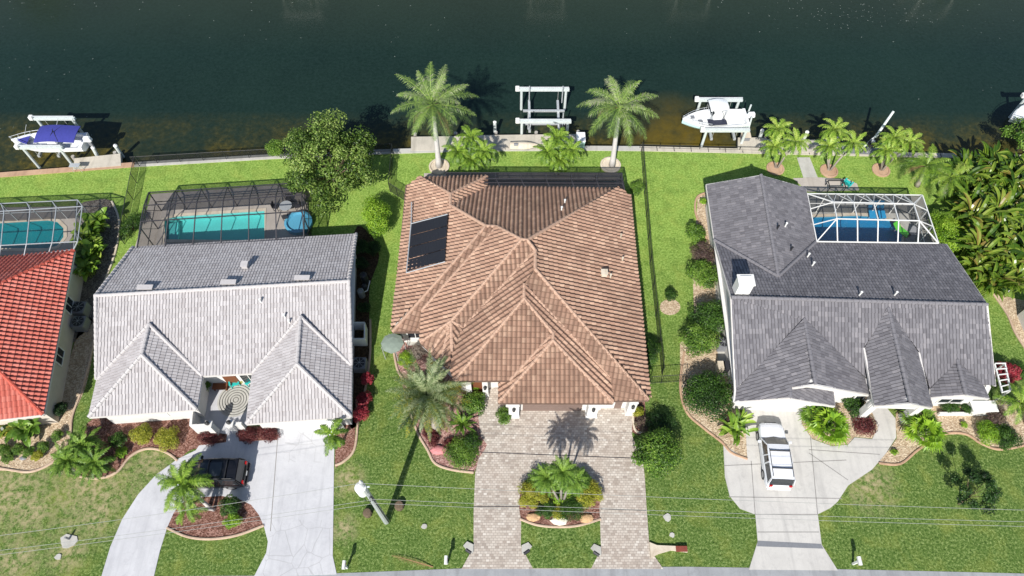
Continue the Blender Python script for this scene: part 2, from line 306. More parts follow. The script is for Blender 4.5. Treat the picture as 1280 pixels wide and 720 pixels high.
# ------------------------------------------------------------------ mesh helpers
class MB:
    def __init__(s): s.v = []; s.f = []; s.uv = []; s.mi = []; s.cur = 0
    def add(s, vs, fs, uvs=None):
        o = len(s.v); s.v.extend(vs)
        for k, f in enumerate(fs):
            s.f.append(tuple(i+o for i in f)); s.mi.append(s.cur)
            s.uv.append(uvs[k] if uvs else [(.5, .5)]*len(f))
        return s
    def box(s, c, d, rz=0, taper=1.0, rot=None):
        hx, hy, hz = d[0]/2, d[1]/2, d[2]/2
        vs = []
        for z in (-1, 1):
            t = taper if z > 0 else 1
            for x, y in ((-1, -1), (1, -1), (1, 1), (-1, 1)): vs.append(Vector((x*hx*t, y*hy*t, z*hz)))
        m = rot if rot else Matrix.Rotation(rz, 3, 'Z')
        c = Vector(c)
        return s.add([m @ v+c for v in vs], [(3, 2, 1, 0), (4, 5, 6, 7), (0, 1, 5, 4), (1, 2, 6, 5), (2, 3, 7, 6), (3, 0, 4, 7)])
    def bar(s, a, b, wd, ht=None, up=Vector((0, 0, 1))):
        """rectangular beam from a to b"""
        ht = ht or wd; a = Vector(a); b = Vector(b); d = (b-a)
        L = d.length
        if L < 1e-4: return s
        d.normalize(); x = d.cross(up)
        if x.length < 1e-3: x = Vector((1, 0, 0))
        x.normalize(); z = x.cross(d)
        vs = []
        for q in (a, b):
            for i, j in ((-1, -1), (1, -1), (1, 1), (-1, 1)): vs.append(q+x*(i*wd/2)+z*(j*ht/2))
        return s.add(vs, [(0, 1, 2, 3), (7, 6, 5, 4), (0, 4, 5, 1), (1, 5, 6, 2), (2, 6, 7, 3), (3, 7, 4, 0)])
    def tube(s, pts, rad, n=8, cap=True):
        pts = [Vector(p) for p in pts]
        if not isinstance(rad, (list, tuple)): rad = [rad]*len(pts)
        vs = []; fs = []; k = len(pts); ref = None
        for i, p in enumerate(pts):
            d = (pts[min(i+1, k-1)]-pts[max(i-1, 0)]).normalized()
            if ref is None:
                ref = Vector((0, 0, 1)) if abs(d.z) < .9 else Vector((1, 0, 0))
            x = (ref-d*ref.dot(d)).normalized(); y = d.cross(x); ref = x
            for j in range(n):
                a = 2*math.pi*j/n; vs.append(p+(x*math.cos(a)+y*math.sin(a))*rad[i])
        for i in range(k-1):
            for j in range(n):
                fs.append((i*n+j, i*n+(j+1) % n, (i+1)*n+(j+1) % n, (i+1)*n+j))
        if cap: fs.append(tuple(range(n-1, -1, -1))); fs.append(tuple((k-1)*n+j for j in range(n)))
        return s.add(vs, fs)
    def poly(s, pts, uvs=None):
        return s.add([Vector(p) for p in pts], [tuple(range(len(pts)))], [uvs] if uvs else None)
    def prism(s, pts, z0, z1, holes=None):
        """vertical prism over a 2-D outline (any shape), optional holes"""
        loops = [[Vector((p[0], p[1], 0)) for p in pts]]+[[Vector((p[0], p[1], 0)) for p in h] for h in (holes or [])]
        flat = [p for l in loops for p in l]
        tris = tessellate_polygon(loops)
        up = [Vector((p.x, p.y, z1)) for p in flat]
        fs = []
        for t in tris:
            a, b, c = (flat[i] for i in t)
            fs.append(tuple(t) if (b-a).cross(c-a).z > 0 else tuple(reversed(t)))
        s.add(up, fs)
        if z0 is not None:
            for l in loops:
                n = len(l)
                vs = [Vector((p.x, p.y, z0)) for p in l]+[Vector((p.x, p.y, z1)) for p in l]
                area = sum(l[i].x*l[(i+1) % n].y-l[(i+1) % n].x*l[i].y for i in range(n))
                q = [(i, (i+1) % n, n+(i+1) % n, n+i) for i in range(n)]
                if area < 0: q = [tuple(reversed(f)) for f in q]
                s.add(vs, q)
        return s
    def lathe(s, c, prof, n=16, sx=1, sy=1):
        c = Vector(c); vs = []; fs = []; k = len(prof)
        for r, z in prof:
            for j in range(n):
                a = 2*math.pi*j/n; vs.append(c+Vector((r*sx*math.cos(a), r*sy*math.sin(a), z)))
        for i in range(k-1):
            for j in range(n): fs.append((i*n+j, i*n+(j+1) % n, (i+1)*n+(j+1) % n, (i+1)*n+j))
        if prof[0][0] > 1e-4: fs.append(tuple(range(n-1, -1, -1)))
        if prof[-1][0] > 1e-4: fs.append(tuple((k-1)*n+j for j in range(n)))
        return s.add(vs, fs)
    def loft(s, rings, cap=True, closed=True):
        n = len(rings[0]); vs = [Vector(p) for r_ in rings for p in r_]; fs = []
        for i in range(len(rings)-1):
            for j in range(n if closed else n-1):
                fs.append((i*n+j, i*n+(j+1) % n, (i+1)*n+(j+1) % n, (i+1)*n+j))
        if cap: fs.append(tuple(range(n-1, -1, -1))); fs.append(tuple((len(rings)-1)*n+j for j in range(n)))
        return s.add(vs, fs)
def rootloc(o):
    v = Vector((0, 0, 0))
    while o is not None: v = v+o.location; o = o.parent
    return v
def data(name, mb, mats, smooth=False, bevel=0):
    me = bpy.data.meshes.new(name); me.from_pydata([tuple(v) for v in mb.v], [], mb.f)
    if not isinstance(mats, (list, tuple)): mats = [mats]
    for m in mats: me.materials.append(m)
    if len(mats) > 1: me.polygons.foreach_set('material_index', mb.mi)
    uvl = me.uv_layers.new(name='UVMap')
    uvl.data.foreach_set('uv', [c for f in mb.uv for p in f for c in p])
    if bevel:
        bm = bmesh.new(); bm.from_mesh(me); bmesh.ops.remove_doubles(bm, verts=bm.verts, dist=1e-4)
        bmesh.ops.bevel(bm, geom=[e for e in bm.edges if len(e.link_faces) == 2 and e.calc_face_angle(0) > .4], offset=bevel, segments=2, affect='EDGES', clamp_overlap=True)
        bm.to_mesh(me); bm.free()
    if smooth: me.polygons.foreach_set('use_smooth', [True]*len(me.polygons))
    me.update(); return me
def mk(name, mb, mats, parent=None, smooth=False, bevel=0, label=None, local=False, kind=None):
    """link mb as one mesh object; its points are in world space unless local"""
    if isinstance(mb, MB):
        if parent is not None and not local:
            o_ = rootloc(parent); mb.v = [Vector(v)-o_ for v in mb.v]
        elif parent is None and not local:
            # origin at base centre
            xs = [v[0] for v in mb.v]; ys = [v[1] for v in mb.v]; zs = [v[2] for v in mb.v]
            o_ = Vector(((min(xs)+max(xs))/2, (min(ys)+max(ys))/2, min(zs))); mb.v = [Vector(v)-o_ for v in mb.v]
        me = data(name, mb, mats, smooth, bevel)
    else: me = mb
    o = bpy.data.objects.new(name, me); COL.objects.link(o)
    if parent is not None: o.parent = parent
    elif isinstance(mb, MB) and not local: o.location = o_
    if label: o['label'] = label
    if kind: o['kind'] = kind
    return o
def T(name, label, cat, loc=(0, 0, 0), rz=0, group=None):
    o = bpy.data.objects.new(name, None); COL.objects.link(o); o.empty_display_size = .3
    o.location = Vector(loc); o.rotation_euler = (0, 0, rz); o['label'] = label; o['category'] = cat
    if group: o['group'] = group
    return o
def tag(o, label, cat, group=None):
    o['label'] = label; o['category'] = cat
    if group: o['group'] = group
    return o
def struct(name, mb, m, kind='structure'):
    o = mk(name, mb, m, local=True); o['kind'] = kind; return o
def smoothpts(pts, n=5, closed=True):
    out = []; k = len(pts)
    rng = range(k) if closed else range(k-1)
    for i in rng:
        if closed: p0, p1, p2, p3 = (Vector(pts[(i+j-1) % k]) for j in range(4))
        else: p0, p1, p2, p3 = (Vector(pts[min(max(i+j-1, 0), k-1)]) for j in range(4))
        for q in range(n):
            t = q/n
            out.append(.5*((2*p1)+(p2-p0)*t+(2*p0-5*p1+4*p2-p3)*t*t+(3*p1-p0-3*p2+p3)*t**3))
    if not closed: out.append(Vector(pts[-1]))
    return out
def W(pix, z=0, sm=0, closed=True):
    pts = [P(x, y, z) for x, y in pix]
    return smoothpts(pts, sm, closed) if sm else pts
# ------------------------------------------------------------------ roofs
def clip_poly(poly, a, b):
    """clip list of (u,v,h) against the half plane left of a->b"""
    ex, ey = b[0]-a[0], b[1]-a[1]; out = []
    d = [ex*(p[1]-a[1])-ey*(p[0]-a[0]) for p in poly]
    n = len(poly)
    for i in range(n):
        p, q = poly[i], poly[(i+1) % n]; dp, dq = d[i], d[(i+1) % n]
        if dp >= 0: out.append(p)
        if (dp >= 0) != (dq >= 0):
            t = dp/(dp-dq); out.append(tuple(p[k]+(q[k]-p[k])*t for k in range(3)))
    return out
TILES = {'barrel': dict(pw=.34, row=.40, prof=[(0, 0), (.16, .07), (.40, .12), (.64, .07), (.80, 0)], step=.07, dirt=4),
         'flat': dict(pw=.23, row=.36, prof=[(0, -.05), (.16, -.05), (.18, .0), (.98, .0)], step=.03, dirt=0),
         'shingle': dict(pw=.24, row=.36, prof=[(0, -.05), (.15, -.05), (.17, .0), (.98, .0)], step=.02, dirt=0)}
def roof_face(mb, pts, style, lift=.03):
    sp = TILES[style]; pts = [Vector(p) for p in pts]; n = Vector((0, 0, 0)); k = len(pts); c = Vector((0, 0, 0))
    for i in range(k):
        a, b = pts[i], pts[(i+1) % k]; c += a/k
        n += Vector(((a.y-b.y)*(a.z+b.z), (a.z-b.z)*(a.x+b.x), (a.x-b.x)*(a.y+b.y)))
    n.normalize()
    if n.z < 0: n = -n
    u = n.cross(Vector((0, 0, 1)))
    if u.length < .05: u = Vector((1, 0, 0))
    u.normalize(); v = n.cross(u)
    if v.z < 0: v = -v; u = -u
    q = [((p-c).dot(u), (p-c).dot(v)) for p in pts]
    vmin = min(b for a, b in q); umin = min(a for a, b in q)
    q = [(a-umin, b-vmin) for a, b in q]
    tris = tessellate_polygon([[Vector((a, b, 0)) for a, b in q]])
    org = c+u*umin+v*vmin
    pw, row, prof, step = sp['pw'], sp['row'], sp['prof'], sp['step']
    def w3(p): return org+u*p[0]+v*p[1]+n*(p[2]+lift)
    sgn = 1 if u.cross(v).dot(n) > 0 else -1
    for t in tris:
        A = [q[i] for i in t]
        ar = (A[1][0]-A[0][0])*(A[2][1]-A[0][1])-(A[1][1]-A[0][1])*(A[2][0]-A[0][0])
        if abs(ar) < 1e-5: continue
        if ar < 0: A.reverse()
        u0, u1 = min(a[0] for a in A), max(a[0] for a in A); v0, v1 = min(a[1] for a in A), max(a[1] for a in A)
        for j in range(int(v0//row), int(v1//row)+1):
            off = (j % 2)*.08*pw if style != 'barrel' else 0
            for i in range(int((u0-off)//pw)-1, int((u1-off)//pw)+2):
                b0 = i*pw+off
                if b0 > u1 or b0+pw < u0: continue
                dirt = sp['dirt']; jit = ((i*7919+j*104729) % 97)/97*.008
                for m_ in range(len(prof)):
                    pu, ph = prof[m_]; qu, qh = prof[m_+1] if m_+1 < len(prof) else (1.0, prof[0][1])
                    x0, x1 = b0+pu*pw, b0+qu*pw
                    y0, y1 = j*row, (j+1)*row
                    cell = [(x0, y0, ph+step+jit), (x1, y0, qh+step+jit), (x1, y1, qh), (x0, y1, ph)]
                    ym = y1-.045; hk = .045/row; nose = [(x0, ym, ph+(step+jit)*hk), (x1, ym, qh+(step+jit)*hk), (x1, y1, qh), (x0, y1, ph)]; cell[2] = nose[1]; cell[3] = nose[0]  # barrel nose strip takes a painted shadow for the gap under the next row
                    riser = [(x0, y0, ph), (x1, y0, qh), (x1, y0+.004, qh+step+jit), (x0, y0+.004, ph+step+jit)]
                    for kk, poly in enumerate((cell, riser, nose)):
                        for e in range(3):
                            if len(poly) < 3: break
                            poly = clip_poly(poly, A[e], A[(e+1) % 3])
                        if len(poly) < 3: continue
                        vs = [w3(p) for p in poly]; f = tuple(range(len(vs)))
                        if sgn < 0: f = tuple(reversed(f))
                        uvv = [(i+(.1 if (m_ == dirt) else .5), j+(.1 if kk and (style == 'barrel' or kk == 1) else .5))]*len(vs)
                        mb.add(vs, [f], [uvv])
def ridge_cap(mb, a, b, r=.13, seg=.42, lift=.06):
    a = Vector(a)+Vector((0, 0, lift)); b = Vector(b)+Vector((0, 0, lift)); L = (b-a).length
    if L < .2: return
    n = max(1, round(L/seg)); d = (b-a)/n
    for i in range(n): mb.tube([a+d*i-d*.06, a+d*(i+1)], [r*1.18, r*.9], 8)
def house_roof(root, V, faces, caps, style, mt, mc, name='roof'):
    mb = MB()
    for f in faces: roof_face(mb, [V[k] for k in f], style)
    r_ = mk(name, mb, mt, root)
    for a, b in caps:
        cb = MB(); ridge_cap(cb, V[a], V[b])
        if cb.v: mk('ridge_cap', cb, mc, r_)
    return r_
def eaves(root, pts, closed, mat, z0=.2, wd=.12):
    """fascia and gutter boards just under the roof edge"""
    mb = MB(); pts = [Vector(p) for p in pts]; k = len(pts)
    for i in range(k if closed else k-1):
        a, b = pts[i]-Vector((0, 0, .1)), pts[(i+1) % k]-Vector((0, 0, .1)); mb.bar(a, b, wd, z0)
    return mk('gutter', mb, mat, root)
def soffit(root, pts, mat, z):
    mb = MB(); mb.prism([(p[0], p[1]) for p in pts], z-.02, z); return mk('soffit', mb, mat, root)
def window(root, c, wd, ht, ny=-1, nx=0):
    """window on a wall facing (nx, ny); c is the centre on the wall face"""
    c = Vector(c); n = Vector((nx, ny, 0)).normalized(); t = Vector((-n.y, n.x, 0)); fr = MB(); z = Vector((0, 0, 1))
    for s_ in (-1, 1):
        fr.bar(c+t*s_*wd/2+n*.03-z*ht/2, c+t*s_*wd/2+n*.03+z*ht/2, .08, .08, n)
        fr.bar(c+z*s_*ht/2+n*.03-t*(wd/2-.041), c+z*s_*ht/2+n*.03+t*(wd/2-.041), .08, .08)
    fr.bar(c+n*.03-z*(ht/2-.041), c+n*.03+z*(ht/2-.041), .05, .05, n)
    f = mk('window', fr, M['white'], root)
    g = MB(); a = c+n*.02
    g.poly([a-t*wd/2-z*ht/2, a+t*wd/2-z*ht/2, a+t*wd/2+z*ht/2, a-t*wd/2+z*ht/2]); mk('pane', g, M['glass'], f)
def vent(root, px, py, z, kind, mat='white'):
    c = P(px, py, z); mb = MB()
    if kind == 'pipe': mb.tube([c-Vector((0, 0, .2)), c+Vector((0, 0, .3))], .06, 8); mb.tube([c+Vector((0, 0, .3)), c+Vector((0, 0, .36))], .09, 8)
    elif kind == 'box': mb.box(c+Vector((0, 0, .15)), (.42, .42, .35)); mb.box(c+Vector((0, 0, .35)), (.52, .52, .05))
    else:
        mb.box(c+Vector((0, 0, .06)), (1.05, .3, .12)); mb.box(c+Vector((0, 0, .14)), (1.15, .4, .04))
    mk('roof_vent', mb, M[mat], root)
# ------------------------------------------------------------------ plants
def leafquad(mb, c, n, up, L, Wd, var):
    """one leaf: a diamond slightly folded along its midrib"""
    n = n.normalized(); t = up-n*up.dot(n)
    if t.length < 1e-3: t = Vector((1, 0, 0))
    t.normalize(); s_ = n.cross(t)
    mid = c+t*L*.5
    mb.add([c, mid+s_*Wd*.5+n*Wd*.12, c+t*L-n*L*.12, mid-s_*Wd*.5+n*Wd*.12], [(0, 1, 2, 3)], [[(var, .5)]*4])
def rvec(rnd):
    while True:
        v = Vector((rnd.uniform(-1, 1), rnd.uniform(-1, 1), rnd.uniform(-1, 1)))
        if .1 < v.length < 1: return v.normalized()
def crown(mb, rx, ry, h, leaf, count, lumps, rnd, z0=0, gap=.0):
    """leaves in clumps over a rounded, uneven crown"""
    L = []
    for i in range(lumps):
        a = i*2.39996+rnd.uniform(-.3, .3); zz = 1-(i+.5)/lumps*1.15; zz = max(zz, -.35)
        rr = math.sqrt(max(0, 1-zz*zz)); k = rnd.uniform(.5, .78)
        c = Vector((math.cos(a)*rr*rx*k, math.sin(a)*rr*ry*k, h*.5+zz*h*.5*k))
        L.append((c, rnd.uniform(.30, .48)*(rx+ry)/2, rnd.random()))
    L.append((Vector((0, 0, h*.45)), .6*min(rx, ry, h*.8), .4))
    for i in range(count):
        c, r_, lv = rnd.choice(L); dv = rvec(rnd)
        if dv.z < -.3: dv.z *= -.5; dv.normalize()
        rad = r_*(rnd.uniform(.72, 1.08) if rnd.random() < .75 else rnd.uniform(.2, .8))
        p = c+Vector((dv.x*rad, dv.y*rad, dv.z*rad*min(1, h/(rx+ry)*1.1)))
        if p.z < .03: p.z = rnd.uniform(.03, .15)
        nn = (dv+rvec(rnd)*.7+Vector((0, 0, .5)))
        v = min(.999, max(.001, .5+(lv-.5)*.5+rnd.gauss(0, .22)))
        leafquad(mb, p+Vector((0, 0, z0)), nn, rvec(rnd), leaf*rnd.uniform(.7, 1.3), leaf*.55*rnd.uniform(.8, 1.2), v)
def bush_mesh(key, rx, ry, h, leaf, count, mat, lumps=12, seed=1, _c={}):
    if key not in _c:
        rnd = random.Random(seed); mb = MB(); crown(mb, rx, ry, h, leaf, count, lumps, rnd)
        st = MB()
        for i in range(6):
            a = i*1.05; st.tube([(0, 0, 0), (math.cos(a)*rx*.2, math.sin(a)*ry*.2, h*.4), (math.cos(a)*rx*.45, math.sin(a)*ry*.45, h*.7)], [.03, .02, .01], 5)
        _c[key] = (data('foliage', mb, mat), data('stem', st, M['bark']))
    return _c[key]
BUSHN = {}
def bush(px, py, r_, h, mat, label, cat='shrub', name='round_shrub', ry=None, leaf=.14, dens=1.0, group=None, seed=None, lumps=12):
    """px,py: centre of the crown in the photo; r_, h in metres"""
    ry = ry or r_; c = P(px, py, h*.5); seed = seed or int(px*13+py)
    area = math.pi*r_*ry+math.pi*(r_+ry)*h*.6
    cnt = int(min(9000, area/(leaf*leaf*.35)*2.1*dens))+120
    f, s_ = bush_mesh((round(r_, 1), round(ry, 1), round(h, 1), leaf, mat, lumps, seed % 3), r_, ry, h, leaf, cnt, M[mat], lumps, seed)
    t = T(name, label, cat, (c.x, c.y, 0), random.Random(seed).uniform(-.4, .4) if abs(r_-ry) > .1 else random.Random(seed).uniform(0, 6), group)
    mk('foliage', f, None, t); mk('stem', s_, None, t)
    return t
def frond(mb, o, az, el, L, droop, ll, n, wd, rnd, base=.15, vb=None, hang=.35, twist=.0, fold=.25):
    vb = rnd.random() if vb is None else vb
    pts = []; p = Vector(o); K = 9; azz = az
    for i in range(K+1):
        pts.append(p.copy()); t = i/K
        e = el-droop*(t**1.25); azz = az+twist*t
        p = p+Vector((math.cos(azz)*math.cos(e), math.sin(azz)*math.cos(e), math.sin(e)))*(L/K)
    # rachis
    side0 = Vector((-math.sin(az), math.cos(az), 0))
    for i in range(K):
        w0 = .035*(1-i/K)+.008; w1 = .035*(1-(i+1)/K)+.008
        mb.add([pts[i]-side0*w0, pts[i]+side0*w0, pts[i+1]+side0*w1, pts[i+1]-side0*w1], [(0, 1, 2, 3)], [[(min(.99, vb*.5+.45), .5)]*4])
    for i in range(n):
        t = base+(1-base)*(i+.5)/n; fi = t*K; k = min(int(fi), K-1); q = pts[k].lerp(pts[k+1], fi-k)
        tan = (pts[k+1]-pts[k]).normalized(); side = Vector((-math.sin(az), math.cos(az), 0)); upv = side.cross(tan)
        if upv.z < 0: upv = -upv
        prof = math.sin(math.pi*min(1, (.18+t*.82))**.9)**.6 if t > .5 else (.55+.9*(t-base)) if t < .5 else 1
        prof = max(.25, min(1, prof))
        for sd in (-1, 1):
            l = ll*prof*rnd.uniform(.6, 1.12); fwd = .35+.6*t+rnd.uniform(-.12, .12)
            d = (side*sd+tan*fwd+upv*rnd.uniform(-.1, fold)).normalized()
            m1 = q+d*l*.5; tip = q+d*l*.95+Vector((0, 0, -l*hang*rnd.uniform(.6, 1.3)))
            wv = tan*wd*.34
            v = min(.999, max(.001, vb+rnd.gauss(0, .24)))
            mb.add([q-wv*.6, q+wv*.6, m1+wv, m1-wv, tip], [(0, 1, 2, 3), (3, 2, 4)], [[(v, .5)]*4, [(v, .5)]*3])
def palm(base, top, n, L, mat, label, name='palm_tree', cat='palm tree', ll=.6, nl=30, wd=.06, r0=.16, r1=.11, trunk='trunk', shaft=0, seed=1, elr=(-.35, 1.25), droop=(.9, 1.5), group=None, hang=.35, loc=None, share=None, twist=.3):
    """base: ground point, top: where the fronds spring from"""
    base = Vector(base); top = Vector(top); rnd = random.Random(seed)
    t = T(name, label, cat, base, 0, group); d = top-base
    tb = MB(); pts = []; rad = []
    for i in range(8):
        q = i/7; pts.append(base+Vector((d.x*q**1.2, d.y*q**1.2, d.z*q))); rad.append(r0+(r1-r0)*q+(r0*.35*max(0, 1-q*6)))
    if d.z > .35: mk('trunk', tb.tube(pts, rad, 10), M[trunk], t, smooth=True)
    if shaft:
        sb = MB(); sb.tube([top-Vector((0, 0, .05)), top+Vector((0, 0, shaft*.3)), top+Vector((0, 0, shaft))], [r1*1.15, r1*1.25, r1*.5], 10); mk('crown_shaft', sb, M['shaft'], t, smooth=True)
        top = top+Vector((0, 0, shaft*.9))
    cb = MB()
    for i in range(n):
        q = i/(n-1) if n > 1 else 0; el = elr[1]+(elr[0]-elr[1])*q**.85; az = i*2.39996+rnd.uniform(-.4, .4)
        frond(cb, top+Vector((0, 0, .04*(1-q))), az, el+rnd.uniform(-.1, .1), L*rnd.uniform(.72, 1.1)*(.75 if q < .12 else 1), droop[0]+(droop[1]-droop[0])*rnd.random(), ll, nl, wd, rnd, vb=min(.95, max(.05, .75-q*.55+rnd.gauss(0, .12))), hang=hang, twist=rnd.uniform(-twist, twist))
    mk('crown', cb, M[mat], t)
    if n > 18 and d.z > 1.5:
        db = MB()
        for i in range(3): frond(db, top-Vector((0, 0, .1)), rnd.uniform(0, 6.28), rnd.uniform(-.5, -.2), L*.75, 1.1, ll*.8, int(nl*.6), wd*.8, rnd, hang=.6)
        mk('dry_fronds', db, M['straw'], t)
    return t
def fanpalm(base, h, n, L, mat, label, seed=1, name='fan_palm', cat='fan palm', group=None, seg=16):
    rnd = random.Random(seed); base = Vector(base); t = T(name, label, cat, base, 0, group)
    if h > .3: mk('trunk', MB().tube([base, base+Vector((0, 0, h))], [.16, .13], 8), M['trunk'], t)
    cb = MB(); o = base+Vector((0, 0, h))
    for i in range(n):
        q = i/n; az = i*2.39996; el = 1.3-1.25*q+rnd.uniform(-.1, .1)
        d = Vector((math.cos(az)*math.cos(el), math.sin(az)*math.cos(el), math.sin(el))); c = o+d*L*.5
        side = Vector((-math.sin(az), math.cos(az), 0)); v0 = rnd.uniform(.2, .8)
        cb.add([o-side*.02, o+side*.02, c+side*.02, c-side*.02], [(0, 1, 2, 3)], [[(.6, .5)]*4])
        for k in range(seg):
            a = -1.9+3.8*k/(seg-1); dd = (d*math.cos(a)+side*math.sin(a)).normalized(); l = L*.55*(.75+.25*math.cos(a))
            l *= rnd.uniform(.8, 1.1); wv = (side*math.cos(a)-d*math.sin(a))*l*.075; tip = c+dd*l+Vector((0, 0, -l*rnd.uniform(.2, .5))); md = c+dd*l*.55
            v = min(.99, max(.01, v0+rnd.gauss(0, .12)))
            cb.add([c, md+wv, tip, md-wv], [(0, 1, 2, 3)], [[(v, .5)]*4])
    mk('crown', cb, M[mat], t); return t
def paddle_mesh(key, n, L, h, mat, seed, wd=.22, _c={}):
    if key in _c: return _c[key]
    rnd = random.Random(seed); mb = MB(); st = MB()
    for i in range(n):
        az = rnd.uniform(0, 6.28); q = rnd.random(); el = .55+.75*q; hh = h*rnd.uniform(.45, 1)
        o = Vector((rnd.uniform(-.35, .35)*L, rnd.uniform(-.35, .35)*L, 0)); s0 = o+Vector((math.cos(az)*hh*.18, math.sin(az)*hh*.18, hh))
        if rnd.random() < .5: st.tube([o, s0], [.035, .02], 4, cap=False)
        p = s0; pts = []; K = 6; ln = L*rnd.uniform(.7, 1.15); dr = rnd.uniform(.9, 1.9)
        for k in range(K+1):
            pts.append(p.copy()); e = el-dr*(k/K)**1.2; p = p+Vector((math.cos(az)*math.cos(e), math.sin(az)*math.cos(e), math.sin(e)))*ln/K
        side = Vector((-math.sin(az), math.cos(az), 0)); v = min(.99, max(.01, rnd.gauss(.5, .22)))
        tilt = rnd.uniform(-.5, .5); side = (side+Vector((0, 0, tilt))).normalized()
        for k in range(K):
            wa = wd*L*math.sin(math.pi*min(1, (k/K)*.86+.1))**.7; wb = wd*L*math.sin(math.pi*min(1, ((k+1)/K)*.86+.1))**.7 if k < K-1 else .01
            up = Vector((0, 0, .25))
            for sd in (-1, 1):
                vv = min(.99, max(.01, v+.08*sd+rnd.uniform(-.05, .05)))
                mb.add([pts[k], pts[k]+side*sd*wa+up*wa, pts[k+1]+side*sd*wb+up*wb, pts[k+1]], [(0, 1, 2, 3)], [[(vv, .5)]*4])
    _c[key] = (data('leaves', mb, M[mat]), data('stem', st, M['shaft'])); return _c[key]
def paddle(px, py, n, L, h, mat, label, name='bird_of_paradise_plant', cat='plant', group=None, seed=1, zc=None, s_=1.0, wd=.22):
    c = P(px, py, (h*.9 if zc is None else zc)); a, b = paddle_mesh((n, L, h, mat, seed % 4, wd), n, L, h, mat, seed, wd)
    t = T(name, label, cat, (c.x, c.y, 0), seed*1.3, group); t.scale = (s_, s_, s_)
    mk('leaves', a, None, t); mk('stem', b, None, t); return t
def tree(base, h, r_, mat, label, leaf=.16, lumps=26, count=12000, name='broadleaf_tree', cat='tree', seed=3, ctr=None, group=None, lr=.28, zf=.6, inner=.25):
    rnd = random.Random(seed); base = Vector(base); t = T(name, label, cat, base, 0, group)
    c0 = Vector(ctr) if ctr is not None else base+Vector((0, 0, h*.65)); tb = MB(); cb = MB()
    fork = base.lerp(c0, .45); tb.tube([base, base.lerp(fork, .5)+Vector((.05, 0, 0)), fork], [h*.035, h*.028, h*.024], 8)
    L = []
    for i in range(lumps):
        zz = 1-(i+.5)/lumps*1.6; rr = math.sqrt(max(0, 1-zz*zz)); a = i*2.39996+rnd.uniform(-.4, .4); k = rnd.uniform(.6, .95)
        c = c0+Vector((math.cos(a)*rr*r_*k, math.sin(a)*rr*r_*k, zz*r_*zf*k)); L.append((c, r_*rnd.uniform(lr*.75, lr*1.25), rnd.random()))
        if i % 2 == 0: tb.tube([fork, fork.lerp(c, .5)+Vector((0, 0, .1*h*rnd.uniform(-.5, .5))), c], [h*.014, h*.008, .01], 5)
    for i in range(count):
        c, q, lv = rnd.choice(L); dv = rvec(rnd)
        rad = q*(rnd.uniform(.7, 1.1) if rnd.random() > inner else rnd.uniform(.1, .7))
        p = c+Vector((dv.x*rad, dv.y*rad, dv.z*rad*.8)); nn = dv+rvec(rnd)*.8+Vector((0, 0, .5))
        v = min(.999, max(.001, .5+(lv-.5)*.5+rnd.gauss(0, .22)))
        leafquad(cb, p, nn, rvec(rnd), leaf*rnd.uniform(.7, 1.3), leaf*.6*rnd.uniform(.8, 1.2), v)
    mk('trunk', tb, M['bark'], t, smooth=True); mk('crown', cb, M[mat], t); return t
# ------------------------------------------------------------------ fences, edging, cages
def fence(pts, h, label, mats=('black', 'mesh'), step=2.2, panel=True, pickets=0, name='garden_fence', z=0, closed=False, cat='fence', _pm={}):
    t = T(name, label, cat, pts[0]); rb = MB(); key = round(h, 2)
    if key not in _pm: _pm[key] = data('post', MB().tube([(0, 0, 0), (0, 0, h+.05)], .03, 6), M[mats[0]])
    rb = MB(); sb = MB(); up = Vector((0, 0, 1))
    for i in range(len(pts)-1):
        a, b = Vector(pts[i]), Vector(pts[i+1]); a.z = b.z = z; L = (b-a).length; n = max(1, round(L/step))
        for k in range(n+(1 if i == len(pts)-2 else 0)):
            q = a.lerp(b, k/n); po = mk('post', _pm[key], None, t); po.location = q-t.location
        rb.tube([a+up*h, b+up*h], .022, 5); rb.tube([a+up*.12, b+up*.12], .015, 5)
        if pickets:
            m_ = int(L/pickets)
            for k in range(1, m_): q = a.lerp(b, k/m_); rb.bar(q+up*.1, q+up*(h-.01), .02, .02)
        if panel: sb.poly([a+up*.1, b+up*.1, b+up*(h-.02), a+up*(h-.02)])
    mk('rails', rb, M[mats[0]], t)
    if panel: mk('mesh_panel', sb, M[mats[1]], t)
    return t
def edging(pts, label, mat='curb', wd=.16, ht=.12, name='bed_edging', closed=False):
    mb = MB(); k = len(pts); pts = [Vector((p[0], p[1], 0)) for p in pts]
    prof = [(-wd/2, 0), (-wd/2, ht*.8), (-wd/4, ht), (wd/4, ht), (wd/2, ht*.8), (wd/2, 0)]; rings = []
    for i, p in enumerate(pts):
        if closed: d = pts[(i+1) % k]-pts[i-1]
        else: d = pts[min(i+1, k-1)]-pts[max(i-1, 0)]
        d.normalize(); x = Vector((-d.y, d.x, 0)); rings.append([p+x*a+Vector((0, 0, b)) for a, b in prof])
    if closed: rings.append(rings[0])
    mb.loft(rings, cap=not closed, closed=False)
    return tag(mk(name, mb, M[mat]), label, 'garden edging')
def sheet(name, pix, mat, z=.02, sm=0, z0=0, holes=None):
    mb = MB(); mb.prism([(p.x, p.y) for p in W(pix, 0, sm)], z0, z, [[(p.x, p.y) for p in h] for h in (holes or [])]); return struct(name, mb, M[mat])
